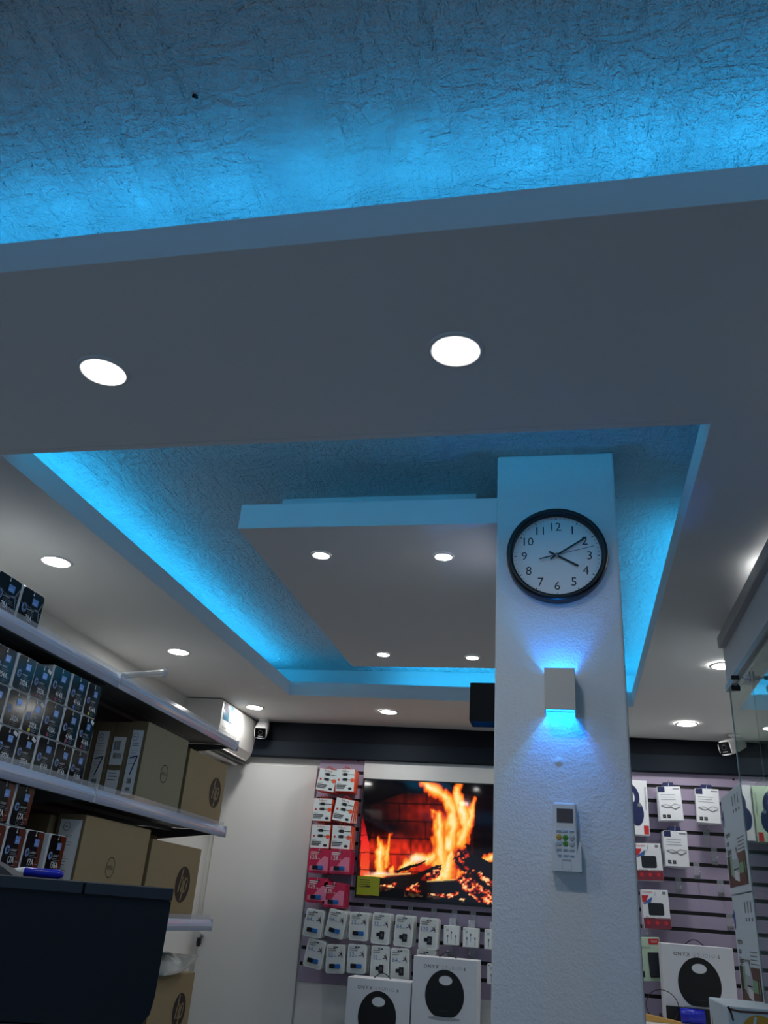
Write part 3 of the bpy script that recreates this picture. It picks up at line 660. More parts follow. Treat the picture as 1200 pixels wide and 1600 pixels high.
for q, nm in PK: hang(pk, cc(q), 4.585, 4, .030, ('pink flash drive pack marked 128', nm, 'pink flash drive packs, '+nm), 'flash drive pack', 'pink flash drive packs', jit=.03)
kill(pk)
WP = [('64', 0, [(70, 925), (168, 940), (150, 1076), (38, 1048)], 'first', 'upper'), ('64', 0, [(192, 930), (290, 950), (268, 1076), (170, 1045)], 'second', 'upper'), ('32', 0, [(308, 944), (408, 952), (404, 1084), (302, 1078)], 'third', 'upper'),
      ('32', 1, [(442, 948), (520, 956), (512, 1106), (434, 1096)], 'fourth', 'upper'), ('64', 1, [(566, 958), (648, 968), (640, 1122), (558, 1110)], 'fifth', 'upper'), ('128', 1, [(700, 974), (786, 984), (778, 1136), (692, 1126)], 'sixth', 'upper'),
      ('64', 0, [(78, 1090), (172, 1115), (146, 1242), (50, 1215)], 'first', 'lower'), ('32', 0, [(176, 1122), (284, 1124), (276, 1268), (168, 1262)], 'second', 'lower'), ('32', 0, [(300, 1122), (396, 1128), (388, 1266), (292, 1258)], 'third', 'lower'),
      ('32', 1, [(432, 1130), (520, 1136), (512, 1294), (422, 1284)], 'fourth', 'lower'), ('64', 1, [(540, 1146), (628, 1146), (620, 1306), (536, 1298)], 'fifth', 'lower'), ('64', 1, [(678, 1152), (776, 1160), (768, 1310), (672, 1300)], 'sixth', 'lower')]
pro = {}
for cap, mic, q, od, row in WP:
    if (cap, mic) not in pro: pro[(cap, mic)] = usb_pack(cap, micro=bool(mic))
    kn = 'memory card pack' if mic else 'flash drive pack'
    hang(pro[(cap, mic)], cc(q), 4.575 if row == 'upper' else 4.58, 4, .026, ('white %s marked %s' % (kn, cap), '%s hook from left, %s white row' % (od, row), 'white %ss, %s from left, %s row' % (kn, od, row)), kn, 'white memory packs under the television', jit=.03)
for o in pro.values(): kill(o)
def earphone_box():
    W, H, D = .078, .088, .04; b = MB(); b.box(-W/2, W/2, 0, D, -H/2, H/2, 'pack_white', .002); b.frame((0, 0, 0))
    b.disc(-.03, .036, .0025, 'ink_black', .0008, 10)
    for xx, zz in ((-.018, -.005), (.0, .012), (.022, -.004)): b.rect(xx-.003, xx+.003, zz-.004, zz+.006, 'dark_grey', .0008); b.rect(xx-.001, xx+.001, zz-.03, zz-.004, 'print_blue', .0008)
    b.rect(-.026, -.014, .018, .03, 'printer_grey', .0007); o = b.build('earphone_box')
    b = MB(); b.box(-.016, .016, .018, .0195, H/2, H/2+.034, 'clear_plastic'); b.build('hang_tab', o)
    return o
eb = earphone_box()
EB = [([(828, 1018), (906, 1022), (902, 1112), (826, 1106)], 'first hook right of memory cards'), ([(932, 1030), (1014, 1034), (1010, 1126), (930, 1118)], 'second hook right of memory cards'), ([(1052, 1040), (1136, 1046), (1130, 1136), (1048, 1128)], 'upper hook at the column edge'), ([(1068, 1234), (1150, 1240), (1146, 1328), (1062, 1318)], 'lower hook at the column edge')]
for q, nm in EB: hang(eb, cc(q), 4.62, 2, .045, ('small white earphone box', nm, 'earphone boxes, '+nm), 'earphone box', 'small earphone boxes', hole=-.024)
kill(eb)
for a, c, l in ((862, 1168, 'empty chrome hook above the right end of the taller speaker box'), (978, 1182, 'empty chrome hook left of the lower earphone box by the column')):
    w = on(460+a*K, 1160+c*K, 1, YW); hook(w.x, w.z, .12, l)

# boxed round speakers
def onyx(loc, label, rz=0):
    W, H, D = .305, .30, .15; b = MB(); b.box(-W/2, W/2, 0, D, 0, H, 'onyx_white', .002); b.frame((0, 0, 0))
    for i, ch in enumerate('ONYX'): b.text(ch, -.094+i*.0185, H-.046, .0145, 'ink_black', bold=.004)
    for i, ch in enumerate('STUDIO'): b.text(ch, -.012+i*.0165-(.003 if i > 3 else 0), H-.046, .0145, 'onyx_grey')
    b.text('6', .091, H-.046, .0145, 'ink_black', bold=0)
    n = 48; pts = []
    for i in range(n):
        t_ = 2*math.pi*i/n; x_ = .091*math.cos(t_); z_ = .100*math.sin(t_)
        if z_ < -.088: z_ = -.088+(z_+.088)*.25
        pts.append((x_*(1-.05*math.sin(t_)), z_+H-.148))
    b.poly(pts, 'onyx_black', .0010); b.disc(.003, H-.092, .033, 'onyx_white', .0016, 32, .021); b.ring(.003, H-.092, .034, .003, 'dark_grey', .0018, 32, .022)
    b.rect(-.03, .02, H-.215, H-.2135, 'dark_grey', .0016); b.disc(0, H-.245, .075, 'onyx_grey', .0006, 24, .009)
    o = tag(b.build('speaker_box', loc=loc, rz=rz), label, 'speaker box', 'boxed round speakers')
    b = MB(); b.tube([(-.045+.09*i/10, .075, H-.004+.026*math.sin(math.pi*i/10)) for i in range(11)], .0025, 'black_plastic', 6); b.build('carry_cord', o)
    return o
def ledge(x, y0, z, w, label, lip=.012):
    b = MB(); b.prism([(y0, z-.012), (YW+.003, z-.012), (YW+.003, z-.001), (y0+.006, z-.001), (y0+.006, z+lip), (y0, z+lip)], 0, x-w/2, x+w/2, 'black_plastic')
    tag(b.build('ledge'), label, 'shelf')
yO = 4.38
for (l, r_, tl_, tr_), nm, lab in (((541, 640, 1527, 1533), 'lower left', 'white speaker box with black round speaker, lowest, at the bottom edge'), ((645, 746, 1493, 1501), 'middle', 'white speaker box with black round speaker, just left of the column'), ((1037, 1147, 1474, 1481), 'right hand', 'white speaker box with black round speaker, right of column by printer cartons')):
    zt_ = (on(l, tl_, 1, yO).z+on(r_, tr_, 1, yO).z)/2; xm = (on(l+2, tl_+40, 1, yO).x+on(r_-2, tr_+40, 1, yO).x)/2
    onyx((xm, yO, zt_-.30), lab); ledge(xm, yO-.012, zt_-.30, .30, 'black ledge under the '+nm+' speaker box', .055 if nm == 'right hand' else .006)

# right-hand slatwall goods
K2 = 220/838.
def c2(pts): return [(980+a*K2, 1180+c*K2) for a, c in pts]
def goggle_box():
    W, H, D = .112, .165, .035; b = MB(); b.box(-W/2, W/2, 0, D, -H/2, H/2, 'onyx_white', .0015); b.frame((0, 0, 0))
    b.rect(-W/2+.001, -W/2+.034, H/2-.028, H/2-.001, 'navy_print', .0008); b.rect(.018, .05, H/2-.014, H/2-.009, 'ink_grey', .0008); b.lines(-.045, .03, H/2-.042, 3, .012, .003, 'onyx_grey', .0008)
    b.stroke([(-.045, -.012), (-.02, -.022), (.0, -.018), (.02, -.028), (.045, -.016)], .005, 'ink_grey', .0009); b.stroke([(-.045, -.010), (-.02, -.006), (.0, -.014), (.02, -.002), (.048, -.01)], .004, 'onyx_grey', .0009)
    for xx in (-.036, -.014): b.rect(xx-.008, xx+.008, -H/2+.012, -H/2+.028, 'ink_black', .0009); b.rect(xx-.004, xx+.004, -H/2+.018, -H/2+.022, 'ink_grey', .0012)
    o = b.build('accessory_box')
    b = MB(); b.prism([(-.03, H/2), (.03, H/2), (.025, H/2+.022), (-.025, H/2+.022)], 1, D*.4, D*.4+.003, 'navy_print'); b.build('hang_tab', o)
    return o
gb_ = goggle_box()
for q, nm, n in (([(190, 195), (312, 197), (326, 378), (203, 378)], 'upper left hook of the right board', 2), ([(413, 207), (538, 214), (550, 398), (423, 388)], 'upper right hook by printer cartons', 2), ([(218, 458), (346, 466), (376, 656), (232, 648)], 'hook under the upper left box', 3)):
    hang(gb_, c2(q), 4.60, n, .04, ('white accessory box with navy corner', nm, 'white accessory boxes, '+nm), 'accessory box', 'white accessory boxes', hole=-.012, jit=.06)
kill(gb_)
def drive_box():
    W, H, D = .125, .170, .04; b = MB(); b.box(-W/2, W/2, 0, D, -H/2, H/2, 'onyx_white', .0015); b.frame((0, 0, 0))
    b.rect(-W/2+.0005, W/2-.0005, -H/2+.0005, -H/2+.046, 'maroon_print', .0008); b.poly(rounded(.072, .055, .008), 'drive_black', .0010)
    b.poly([(-W/2+.001, .06), (-.03, .06), (-.045, .03), (-W/2+.001, .03)], 'red_print', .0009); b.poly([(-W/2+.001, .02), (-.045, .034), (-.012, .055), (-.02, .03)], 'print_blue', .0012)
    b.text('TOSHIBA', -.058, .070, .008, 'red_print', align='L'); b.text('Canvio', -.052, -.044, .011, 'ink_black', align='L', bold=.01); b.text('Advance', .004, -.044, .011, 'ink_grey', align='L')
    b.rect(.035, .05, .066, .078, 'ink_grey', .0009)
    for xx in (-.04, 0, .04): b.disc(xx, -H/2+.026, .009, 'red_print', .0011, 14)
    return b.build('hard_drive_box')
db = drive_box()
for q, nm in (([(58, 545), (190, 548), (202, 724), (70, 722)], 'hook by the column, under headphone box'), ([(98, 820), (236, 826), (248, 1014), (108, 1010)], 'hook by the column, above green pack')):
    hang(db, c2(q), 4.60, 2, .045, ('white and maroon hard drive box', nm, 'hard drive boxes, '+nm), 'hard drive box', 'hard drive boxes')
kill(db)
def head_box(label, hp_mark=False):
    W, H, D = .215, .265, .09; b = MB(); b.box(-W/2, W/2, 0, D, -H/2, H/2, 'pale_green' if hp_mark else 'onyx_white', .002); b.frame((0, 0, 0))
    b.ring(-.005, .045, .072, .024, 'navy_print', .0009, 36, .078); b.disc(-.068, -.03, .030, 'navy_print', .001, 24, .055); b.disc(.050, -.03, .034, 'navy_print', .001, 24, .06); b.disc(.064, .010, .010, 'chrome', .002, 16)
    b.frame((.093, 0, .10), (0, 0, -1), (1, 0, 0)); b.text('Stereo headphones', 0, 0, .010, 'ink_grey', .0009, 'L'); b.frame((0, 0, 0)); b.rect(W/2-.028, W/2-.004, -H/2+.004, -H/2+.045, 'red_print', .001)
    if hp_mark: b.lines(-.09, .08, -.09, 3, .012, .003, 'ink_grey')
    hb_ = b.build('headphone_box'); b = MB(); b.box(-.022, .022, D*.5, D*.5+.0015, H/2, H/2+.034, 'clear_plastic'); b.build('hang_tab', hb_)
    return tag(hb_, label, 'headphone box', 'headphone boxes')
w = on(1013, 1262, 1, 4.62); h1 = head_box('white headphone box with dark blue headphones, half hidden by the column right edge'); h1.location = (w.x-.1075, 4.62, w.z); hook(w.x-.1075, w.z+.153, .08, 'chrome hook carrying the white headphone box behind the column')
h2 = head_box('pale headphone box behind the column, seen mirrored in the cabinet glass', True); h2.location = (.085, 4.60, w.z-.005); hook(.085, w.z+.148, .10, 'chrome hook carrying the pale headphone box hidden behind the column')
b = MB(); W, H = .115, .185; b.box(-W/2, W/2, 0, .02, -H/2, H/2, 'pale_green', .002); b.frame((0, 0, 0)); b.rect(.005, W/2-.004, H/2-.03, H/2-.006, 'red_print', .0008); b.text('TEAM', .03, H/2-.022, .008, 'label_white', .0012); b.box(-.005, .045, -.008, 0, -.075, .03, 'drive_black', .003); b.text('extension', -.05, .045, .011, 'ink_grey', .0009, 'L'); b.rect(-.05, -.028, -.075, -.05, 'ink_black', .0009)
q = c2([(60, 1112), (168, 1122), (205, 1310), (95, 1316)]); ctr, _, _, tl = quad_place(q, 4.60); o = tag(b.build('card_reader_pack', loc=(ctr.x, 4.60, ctr.z)), 'pale green pack with black device and red tag, beside the right speaker box', 'accessory pack'); o.rotation_euler = (0, -tl, 0); hook(ctr.x, ctr.z+H/2, .11, 'chrome hook carrying the pale green card reader pack')
for a, c, l in ((470, 452, 'empty chrome hook, topmost, under the upper right accessory box'), (522, 640, 'empty chrome hook, second from the top near the printer boxes'), (418, 724, 'empty chrome hook below the lowest accessory box, right of it'), (308, 810, 'empty chrome hook right of the lower hard drive box'), (560, 828, 'empty chrome hook touching the gap between both printer boxes'), (614, 1030, 'empty chrome hook half hidden by the lower printer box')):
    w = on(980+a*K2, 1180+c*K2, 1, YW); hook(w.x, w.z, .10, l)
# things at the foot of the slatwall
zc = on(1040, 1597, 1, 4.30).z
b = MB(); b.box(.12, .98, 4.16, 4.36, 0, zc, 'cabinet_white', .004); tag(b.build('low_counter'), 'white low counter at the bottom edge, right of the column foot', 'counter')
b = MB(); b.prism([(.20, zc+.001), (.455, zc+.001), (.455, zc+.008), (.20, zc+.040)], 1, 4.24, 4.29, 'wood_yellow'); tag(b.build('wooden_strip'), 'yellow wooden strip lying on the low counter by the column', 'wood strip')
b = MB(); b.tube([(.462, 4.32, zc+.030), (.56, 4.32, zc+.030)], .028, 'blue_plastic', 20); tag(b.build('blue_tube'), 'dark blue tube lying under the right hand speaker box', 'tube')
b = MB(); cw = on(1035, 1572, 1, 4.355); b.tube([(cw.x+.068*math.cos(2*math.pi*i/28), 4.350+.006*math.sin(2*math.pi*i/28), cw.z+.062*math.sin(2*math.pi*i/28)) for i in range(29)], .0018, 'black_plastic', 6, False); tag(b.build('cable_loop'), 'thin black cable loop hanging at the corner of the right hand speaker box', 'cable')

# ------------------------------------------------------------------ gondola shelving on the left wall
XS = -1.5; YJ, Y1, Y0 = 2.575, 3.74, 1.41
LV = [CZ+.640, CZ+.262, CZ-.114, CZ-.538]
names = ['top', 'middle', 'lower', 'bottom']
def bay(ya, yb, label):
    s = empty('shelf_unit', (XL, (ya+yb)/2, 0)); tag(s, label, 'shelving', 'gondola shelving'); oy = (ya+yb)/2
    b = MB(); b.box(0, .02, ya-oy, yb-oy, .08, LV[0]+.0, 'shelf_dark')
    b.build('back_panel', s)
    for e in (ya+.012, yb-.012):
        b = MB(); b.box(.02, .05, e-oy-.011, e-oy+.011, 0, LV[0]+.01, 'shelf_grey', .002)
        b.frame((.05, 0, 0), (0, 1, 0), (0, 0, 1)); [b.rect(e-oy-.002, e-oy+.002, .2+.05*i, .218+.05*i, 'slot_black', .0007) for i in range(36)]
        b.build('upright', s)
    b = MB(); b.box(.05, .45, ya-oy+.005, yb-oy-.005, 0, .10, 'shelf_grey', .003); b.build('plinth', s)
    for k, z in enumerate(LV):
        xf = XS-XL-.012
        b = MB(); b.box(.052, xf, ya-oy+.003, yb-oy-.003, z+.022, z+.034, 'shelf_grey'); b.box(xf-.012, xf, ya-oy+.003, yb-oy-.003, z-.004, z+.022, 'shelf_grey'); b.box(.052, .066, ya-oy+.003, yb-oy-.003, z-.004, z+.022, 'shelf_grey')
        b.box(.2, .24, ya-oy+.01, yb-oy-.01, z+.008, z+.022, 'shelf_grey')
        b.frame((0, 0, z+.0219), (0, 1, 0), (1, 0, 0)); n = 46
        for i in range(n): b.disc(ya-oy+.04+(yb-ya-.08)*i/(n-1), .30, .0036, 'hole_light', .0006, 6)
        sh = b.build('shelf', s)
        for e in (ya-oy+.006, yb-oy-.009):
            b = MB(); b.prism([(.05, z+.02), (xf-.02, z+.02), (xf-.02, z+.006), (.05, z-.045)], 1, e, e+.003, 'shelf_grey'); b.build('bracket', sh)
        n = 8; pr = [(xf+.001, z-.004)]+[(xf+.003+.011*math.sin(math.pi*i/n), z-.004+.043*i/n) for i in range(n+1)]+[(xf+.001, z+.039)]
        b = MB(); b.prism(pr, 1, ya-oy+.004, yb-oy-.004, 'rail_plastic', False)
        b.box(xf+.012, xf+.0148, ya-oy+.004, yb-oy-.004, z+.014, z+.016, 'rail_cap'); r_ = b.build('price_rail', sh); r_['label'] = 'glossy pale lavender price rail'
        b = MB(); b.box(xf-.004, xf-.0015, ya-oy+.004, yb-oy-.004, z+.034, z+.056, 'clear_plastic'); b.build('front_guard', sh)
        b = MB(); b.box(xf-.002, xf+.016, yb-oy-.008, yb-oy-.001, z-.006, z+.042, 'rail_cap', .002); b.build('rail_cap', sh)
    return s
bay(Y0, YJ, 'metal shelf unit stacked with black toner boxes, nearer bay on the left wall'); bay(YJ, Y1, 'metal shelf unit stacked with brown laptop boxes, farther bay by the door')
TOP = [z+.034 for z in LV]

# toner cartons: local frame = front face towards -Y, width X, height Z from 0
XF = XS-.03
def toner(code, colour, W=.093, H=.106, overlay='toner_reflection', D=.30, brand_low=False, tagm=False):
    b = MB(); b.box(-W/2, W/2, 0, D, 0, H, 'toner_edge', .003); b.frame((0, 0, 0)); r = .012; rp = rounded(W-.006, H-.004, .010)
    b.poly([(x+.003, z+H/2) for x, z in rp], 'toner_black', .0006)
    if overlay: b.poly([(-.002, H*.97), (W/2-.004, H*.97), (W/2-.004, .006), (-W*.12, .004), (W*.02, H*.3), (-W*.05, H*.6)] if overlay != 'toner_brown' else [(W*.12, H*.97), (W/2-.002, H*.97), (W/2-.002, .01), (W*.18, .006), (W*.30, H*.45)], overlay, .0009)
    b.hp(-W*.25, H*.46, W*.125, 'hp_pale', 'toner_black', .0012, .85)
    b.text('LASERJET', -W*.10, H*.445, H*.05, 'toner_print', .0013, 'L', maxw=W*.42, sx=1); b.lines(-W*.10, W*.36, H*.395, 3, .0045, .0012, 'toner_grey', .0013, .4)
    b.text(code, -W*.12, H*.17, H*.145, 'label_white', .0016, 'L', bold=.015, sx=.84); b.rect(W*.28, W*.42, H*.20, H*.215, 'toner_grey', .0013)
    cm = {'c': 'dot_cyan', 'm': 'dot_magenta', 'y': 'dot_yellow'}.get(colour)
    if cm: b.disc(-W*.06, H*.09, W*.065, cm, .0013, 16)
    else: b.ring(-W*.06, H*.09, W*.07, .0012, 'toner_grey', .0013, 18)
    b.lines(W*.06, W*.30, H*.11, 2, .005, .0014, 'toner_grey', .0013)
    b.stroke([(.002, H*.98), (.002, H*.90)], .0028, 'label_white', .0013); b.disc(.002, H*.885, .0032, 'label_white', .0013, 10)
    if code == '78A': b.stroke([(-W*.48, H*.55), (W*.48, H*.50)], .0012, 'toner_grey', .0012); b.stroke([(W*.2, H*.53), (W*.35, H*.55), (W*.47, H*.78)], .005, 'toner_grey', .0012); b.stroke([(W*.36, H*.55), (W*.44, H*.3)], .004, 'toner_grey', .0012)
    o = b.build('toner_box')
    b = MB(); b.frame((0, 0, 0)); b.rect(.002, W*.27, H*.62, H*.80, 'seal_blue', .0016); b.rect(.006, W*.2, H*.66, H*.70, 'hp_pale', .002); sl = b.build('security_seal', o)
    if tagm: b = MB(); b.frame((0, 0, 0)); b.poly([(W*.20, H*.88), (W*.42, H*.80), (W*.46, H*.90), (W*.26, H*.97)], 'label_white', .0019); b.build('price_sticker', o)
    return o
def place_toner(o, y, z, label, group, x=None): o.location = (XF if x is None else x, y, z); o.rotation_euler = (0, 0, R90); tag(o, label, 'toner box', group)
CN = {'k': 'black', 'c': 'cyan', 'm': 'magenta', 'y': 'yellow'}
z0 = TOP[1]+.001; cols = [1.81, 1.905, 2.0]
rowT = [[('204A', 'k'), ('204A', 'k'), ('204A', 'k'), ('202A', 'k'), ('202A', 'm'), ('414A', 'm'), ('414A', 'c'), ('414A', 'y')],
        [('204A', 'k'), ('204A', 'k'), ('204A', 'k'), ('202A', 'k'), ('202A', 'y'), ('410A', 'm'), ('414A', 'm'), ('414A', 'm')],
        [('204A', 'k'), ('204A', 'k'), ('202A', 'k'), ('202A', 'k'), ('202A', 'c'), ('414A', 'k'), ('414A', 'k'), ('410A', 'c')]]
bounds = [1.765, 1.858, 1.951, 2.044, 2.137, 2.230, 2.331, 2.430, 2.520]
rown = ['top', 'middle', 'bottom']
Hs = .1045
for r_ in range(3):
    for k in range(8):
        if k < 1: continue
        cd, co = rowT[r_][k]; tallr = k >= 5; Hh = (.107 if tallr else .101)
        o = toner(cd, co, bounds[k+1]-bounds[k]-.003, Hh-.001, 'toner_reflection' if (r_ < 2 and k >= 4 or r_ == 0) else ('toner_navy' if (k+r_) % 2 else None), tagm=(r_, k) in ((0, 4), (1, 4), (2, 3), (2, 4), (1, 7)))  # upper rows carry the painted cove reflection
        zb_ = z0+.014+(2-r_)*(Hh+.002) if False else z0+(2-r_)*(Hh+.0)
        fr = 8-k
        place_toner(o, (bounds[k]+bounds[k+1])/2+(.004 if r_ == 2 else 0), zb_+.0005*(2-r_), 'black toner box marked %s, %s dot, %s, %s row on middle shelf' % (cd, CN[co], {1: 'rightmost'}.get(fr, ORD[fr-1]+' from right') , rown[r_]), 'toner boxes on the middle shelf', XF+random.uniform(-.003, .003))
# 17A cartons on the lower shelf
z1 = TOP[2]+.001; hb = .1135
bl = [1.915, 2.010, 2.105, 2.2, 2.296, 2.418]; wl = [.09, .09, .09, .092, .092, .092]
for r_ in range(3):
    for k in range(6):
        if r_ == 2 and k > 3: continue
        cd = '136A' if k == 5 else '17A'
        if k < 2: continue
        o = toner(cd, 'k', wl[k], hb-.001, 'toner_brown')
        place_toner(o, bl[k]+wl[k]/2+(-.005 if r_ == 2 else 0), z1+r_*hb, 'dark brown toner box marked %s, %s, %s row on the lower shelf' % (cd, ['', '', 'first from left', 'second from left', 'second from right', 'rightmost'][k], ['bottom', 'middle', 'top'][r_]), 'brown toner boxes on the lower shelf')
for k, (y_, nm) in enumerate(((1.815, 'third'), (1.925, 'second'), (2.043, 'rightmost'))):
    o = toner('78A', 'k', .112, .112, 'toner_navy'); place_toner(o, y_, TOP[0]+.001+(.0 if k else .0), 'black toner box marked 78A on the top shelf, %s' % (nm if nm == 'rightmost' else nm+' from right'), 'toner boxes on the top shelf')

# laptop and printer cartons
def carton(W, H, D, brand, label, loc, m='cardboard', side='cardboard_side', logo=None, cat='carton', group=None, lab=None, rz=R90, name='cardboard_box'):
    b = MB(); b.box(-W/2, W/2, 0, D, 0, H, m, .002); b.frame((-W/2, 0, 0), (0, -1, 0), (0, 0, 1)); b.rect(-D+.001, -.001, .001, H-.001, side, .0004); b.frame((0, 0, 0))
    o = tag(b.build(name, loc=loc, rz=rz), label, cat, group)
    if brand:
        b = MB(); b.frame((0, 0, 0)); lx, lz, lr, asp = logo
        (b.hp(lx, lz, lr, 'ink_dark', m, .0008, asp) if brand == 'hp' else b.dell(lx, lz, lr, 'ink_dark', .0008, asp)); b.build('printed_logo', o)
    if lab:
        b = MB(); b.frame((-W/2, 0, 0), (0, -1, 0), (0, 0, 1)); a0, a1, c0, c1, st = lab; b.rect(a0, a1, c0, c1, 'label_white', .0010)
        if st == 7:
            b.dell((a0+a1)/2-.008, c1-.025, .014, 'ink_dark', .0015, .85); b.lines(a0+.008, a1-.008, c1-.05, 2, .008, .0025, 'ink_grey', .0015); b.lines(a0+.006, a1-.008, c1-.075, 6, .010, .0012, 'ink_grey', .0015)
            zc_ = (c0+c1)/2-.01; b.stroke([(a0+.008, zc_+.024), (a1-.008, zc_+.032), (a0+.020, zc_-.035)], .0045, 'ink_blue', .0018); b.barcode(a0+.014, a1-.014, c0+.04, c0+.058, 'ink_black', .0015); b.barcode(a0+.014, a1-.014, c0+.014, c0+.026, 'ink_black', .0015)
        elif st == 1:
            b.lines(a0+.006, a1-.006, c1-.02, 7, .012, .002, 'ink_grey', .0015); b.barcode(a0+.006, a1-.006, c0+.02, c0+.06, 'ink_black', .0015)
        elif st == 2:
            b.barcode(a0+.006, a1-.02, c1-.05, c1-.015, 'ink_black', .0015); b.barcode(a0+.01, a1-.008, c1-.08, c1-.06, 'ink_black', .0015); b.rect(a0-.0, a1+.0, (c0+c1)/2-.01, (c0+c1)/2+.008, side, .0018)
            b.lines(a0+.006, a1-.006, c0+.10, 4, .012, .004, 'ink_grey', .0015)
        else:
            b.dell(a0+.026, c1-.022, .014, 'ink_dark', .0015, .9); b.text('Vostro 15', a0+.01, c1-.055, .007, 'ink_black', .0015, 'L'); b.lines(a0+.01, a1-.02, c1-.07, 16, .0085, .0018, 'ink_grey', .0015, .6)
        b.build('shipping_label', o)
    return o
yd = 2.922; tk = .070; xd = XS-.045; zm = TOP[1]+.001
wD = .378; cD = yd+wD/2
carton(wD, .296, tk-.002, 'dell', 'brown laptop box with round mark and handwritten 7, outermost on the middle shelf', (xd, cD, zm), 'cardboard_green', logo=(.012, .135, .034, .95), cat='laptop box', group='laptop boxes on the middle shelf', lab=(-.057, -.012, .028, .262, 7), name='laptop_box')
carton(wD, .292, tk-.004, 'dell', 'brown laptop box with barcode stickers, second deep in the row on the middle shelf', (xd-tk, cD, zm), 'cardboard_green', logo=(.012, .135, .034, .95), cat='laptop box', group='laptop boxes on the middle shelf', lab=(-.060, -.008, .012, .235, 2), name='laptop_box')
carton(wD, .290, tk-.002, 'dell', 'brown laptop box with handwritten 7 on grey label, third deep on the middle shelf', (xd-2*tk, cD, zm), 'cardboard_green', logo=(.012, .135, .034, .95), cat='laptop box', group='laptop boxes on the middle shelf', lab=(-.060, -.012, .02, .255, 7), name='laptop_box')
carton(wD, .290, tk-.002, 'dell', 'brown laptop box deepest on the middle shelf, label half hidden by toner boxes', (xd-3*tk, cD, zm), 'cardboard_green', logo=(.012, .135, .034, .95), cat='laptop box', group='laptop boxes on the middle shelf', lab=(-.060, -.012, .02, .255, 1), name='laptop_box')
carton(.428, .270, .30, 'hp', 'brown carton with round black printed mark at the end of the middle shelf', (xd+.008, 3.310+.214, zm), logo=(.112, .135, .064, 1.0), cat='printer carton', group='cartons with the round mark')
zl = TOP[2]+.001
carton(.478, .302, .10, 'dell', 'large brown laptop box with white spec label on the lower shelf', (xd, 2.625+.239, zl), logo=(-.018, .155, .034, .9), cat='laptop box', lab=(-.088, -.010, .03, .285, 3), name='laptop_box')
carton(.478, .295, .10, None, 'plain brown carton standing behind the laptop box on the lower shelf', (xd-.115, 2.60+.239, zl), cat='carton')
carton(.475, .272, .20, 'hp', 'brown carton with round black printed mark at the end of the lower shelf', (xd+.008, 3.115+.2375, zl), logo=(.095, .128, .067, 1.05), cat='printer carton', group='cartons with the round mark')
carton(.46, .315, .11, None, 'dark brown carton tucked behind the marked carton on the lower shelf', (xd-.215, 3.14+.2375, zl), 'cardboard_side', cat='carton')
zf = TOP[3]+.001
carton(.395, .226, .30, 'hp', 'brown carton with round black printed mark under a plastic bag, bottom of the shelves', (xd, 3.345+.198, zf), logo=(.085, .095, .062, 1.0), cat='printer carton', group='cartons with the round mark')
# crumpled clear bag on that carton
b = MB(); ng = 14; V_ = []; F_ = []
zt2 = zf+.228
for i in range(ng):
    for j in range(ng):
        u, v = i/(ng-1), j/(ng-1); e_ = min(u, 1-u, v, 1-v)*4; e_ = min(1, e_)
        V_.append((-1.70+.19*u, 3.36+.30*v, zt2+.005+e_*(.030+.015*math.sin(9*u+5*v)+random.uniform(-.006, .006))+.060*v*v*v))
for i in range(ng-1):
    for j in range(ng-1): F_.append((i*ng+j, (i+1)*ng+j, (i+1)*ng+j+1, i*ng+j+1))
b.add(V_, F_, 'bag_plastic', True); bag = tag(b.build('plastic_bag'), 'crumpled clear plastic bag lying on the bottom carton by the door', 'plastic bag')
md = bag.modifiers.new('s', 'SOLIDIFY'); md.thickness = .003
# white bracket lying on top shelf
w = on(258, 1053, 0, -1.52); zt3 = TOP[0]+.001
b = MB(); b.tube([(-1.60, 2.60, zt3+.008), (-1.545, 2.72, CZ+.722), (-1.53, 2.944, CZ+.794)], .0075, 'white_plastic', 8); b.tube([(-1.62, 2.66, zt3+.008), (-1.56, 2.79, CZ+.735), (-1.53, 2.944, CZ+.782)], .0075, 'white_plastic', 8)
b.lathe([(0, -.018), (.010, -.018), (.012, .010), (.009, .018), (0, .019)], (-1.53, 2.948, CZ+.788), (0, 0, 1), 'white_plastic', 14)
tag(b.build('white_bracket'), 'white two-armed plastic bracket standing on the top shelf behind its rail', 'bracket')
# blue packet on the lower-shelf toner boxes
# ------------------------------------------------------------------ black printer on its stand, bottom left
pr = empty('printer', (-.738-.292*math.cos(math.radians(24.5)), 1.62-.292*math.sin(math.radians(24.5)), CZ-.215)); tag(pr, 'large black office printer at the bottom left corner', 'printer')
PW0, PW1 = -.30, .292; pr.rotation_euler = (0, 0, math.radians(24.5))
b = MB(); prof = [(PW0, .0)]+[(PW1-.028-.028*math.cos(math.radians(a))*0+.0, 0)]
pts = [(PW0, 0), (PW1-.040, 0), (PW1-.018, .006), (PW1-.006, .022), (PW1-.002, .05), (PW1-.001, .205), (PW0, .205)]
b.prism(pts, 1, 0, .36, 'printer_black'); b.build('body', pr)
b = MB(); b.box(PW0, PW1-.165, -.003, .36, .2075, .230, 'printer_lid', .002); b.box(PW1-.163, PW1, -.003, .36, .2075, .230, 'printer_lid', .002); b.box(PW0, PW1-.004, .003, .35, .205, .2075, 'slot_black'); b.build('scanner_lid', pr)
b = MB(); b.box(PW0, PW1-.045, .006, .35, -.018, 0, 'black_plastic', .003); b.build('base', pr)
b = MB(); b.prism([(PW0, .231), (-.012, .231), (-.032, .243), (-.062, .255), (PW0, .262)], 1, .06, .20, 'dark_grey'); tag(b.build('grey_tray', loc=None), 'grey plastic tray lying on the black printer', 'tray'); o = bpy.data.objects['grey_tray']; o.location = pr.location; o.rotation_euler = pr.rotation_euler
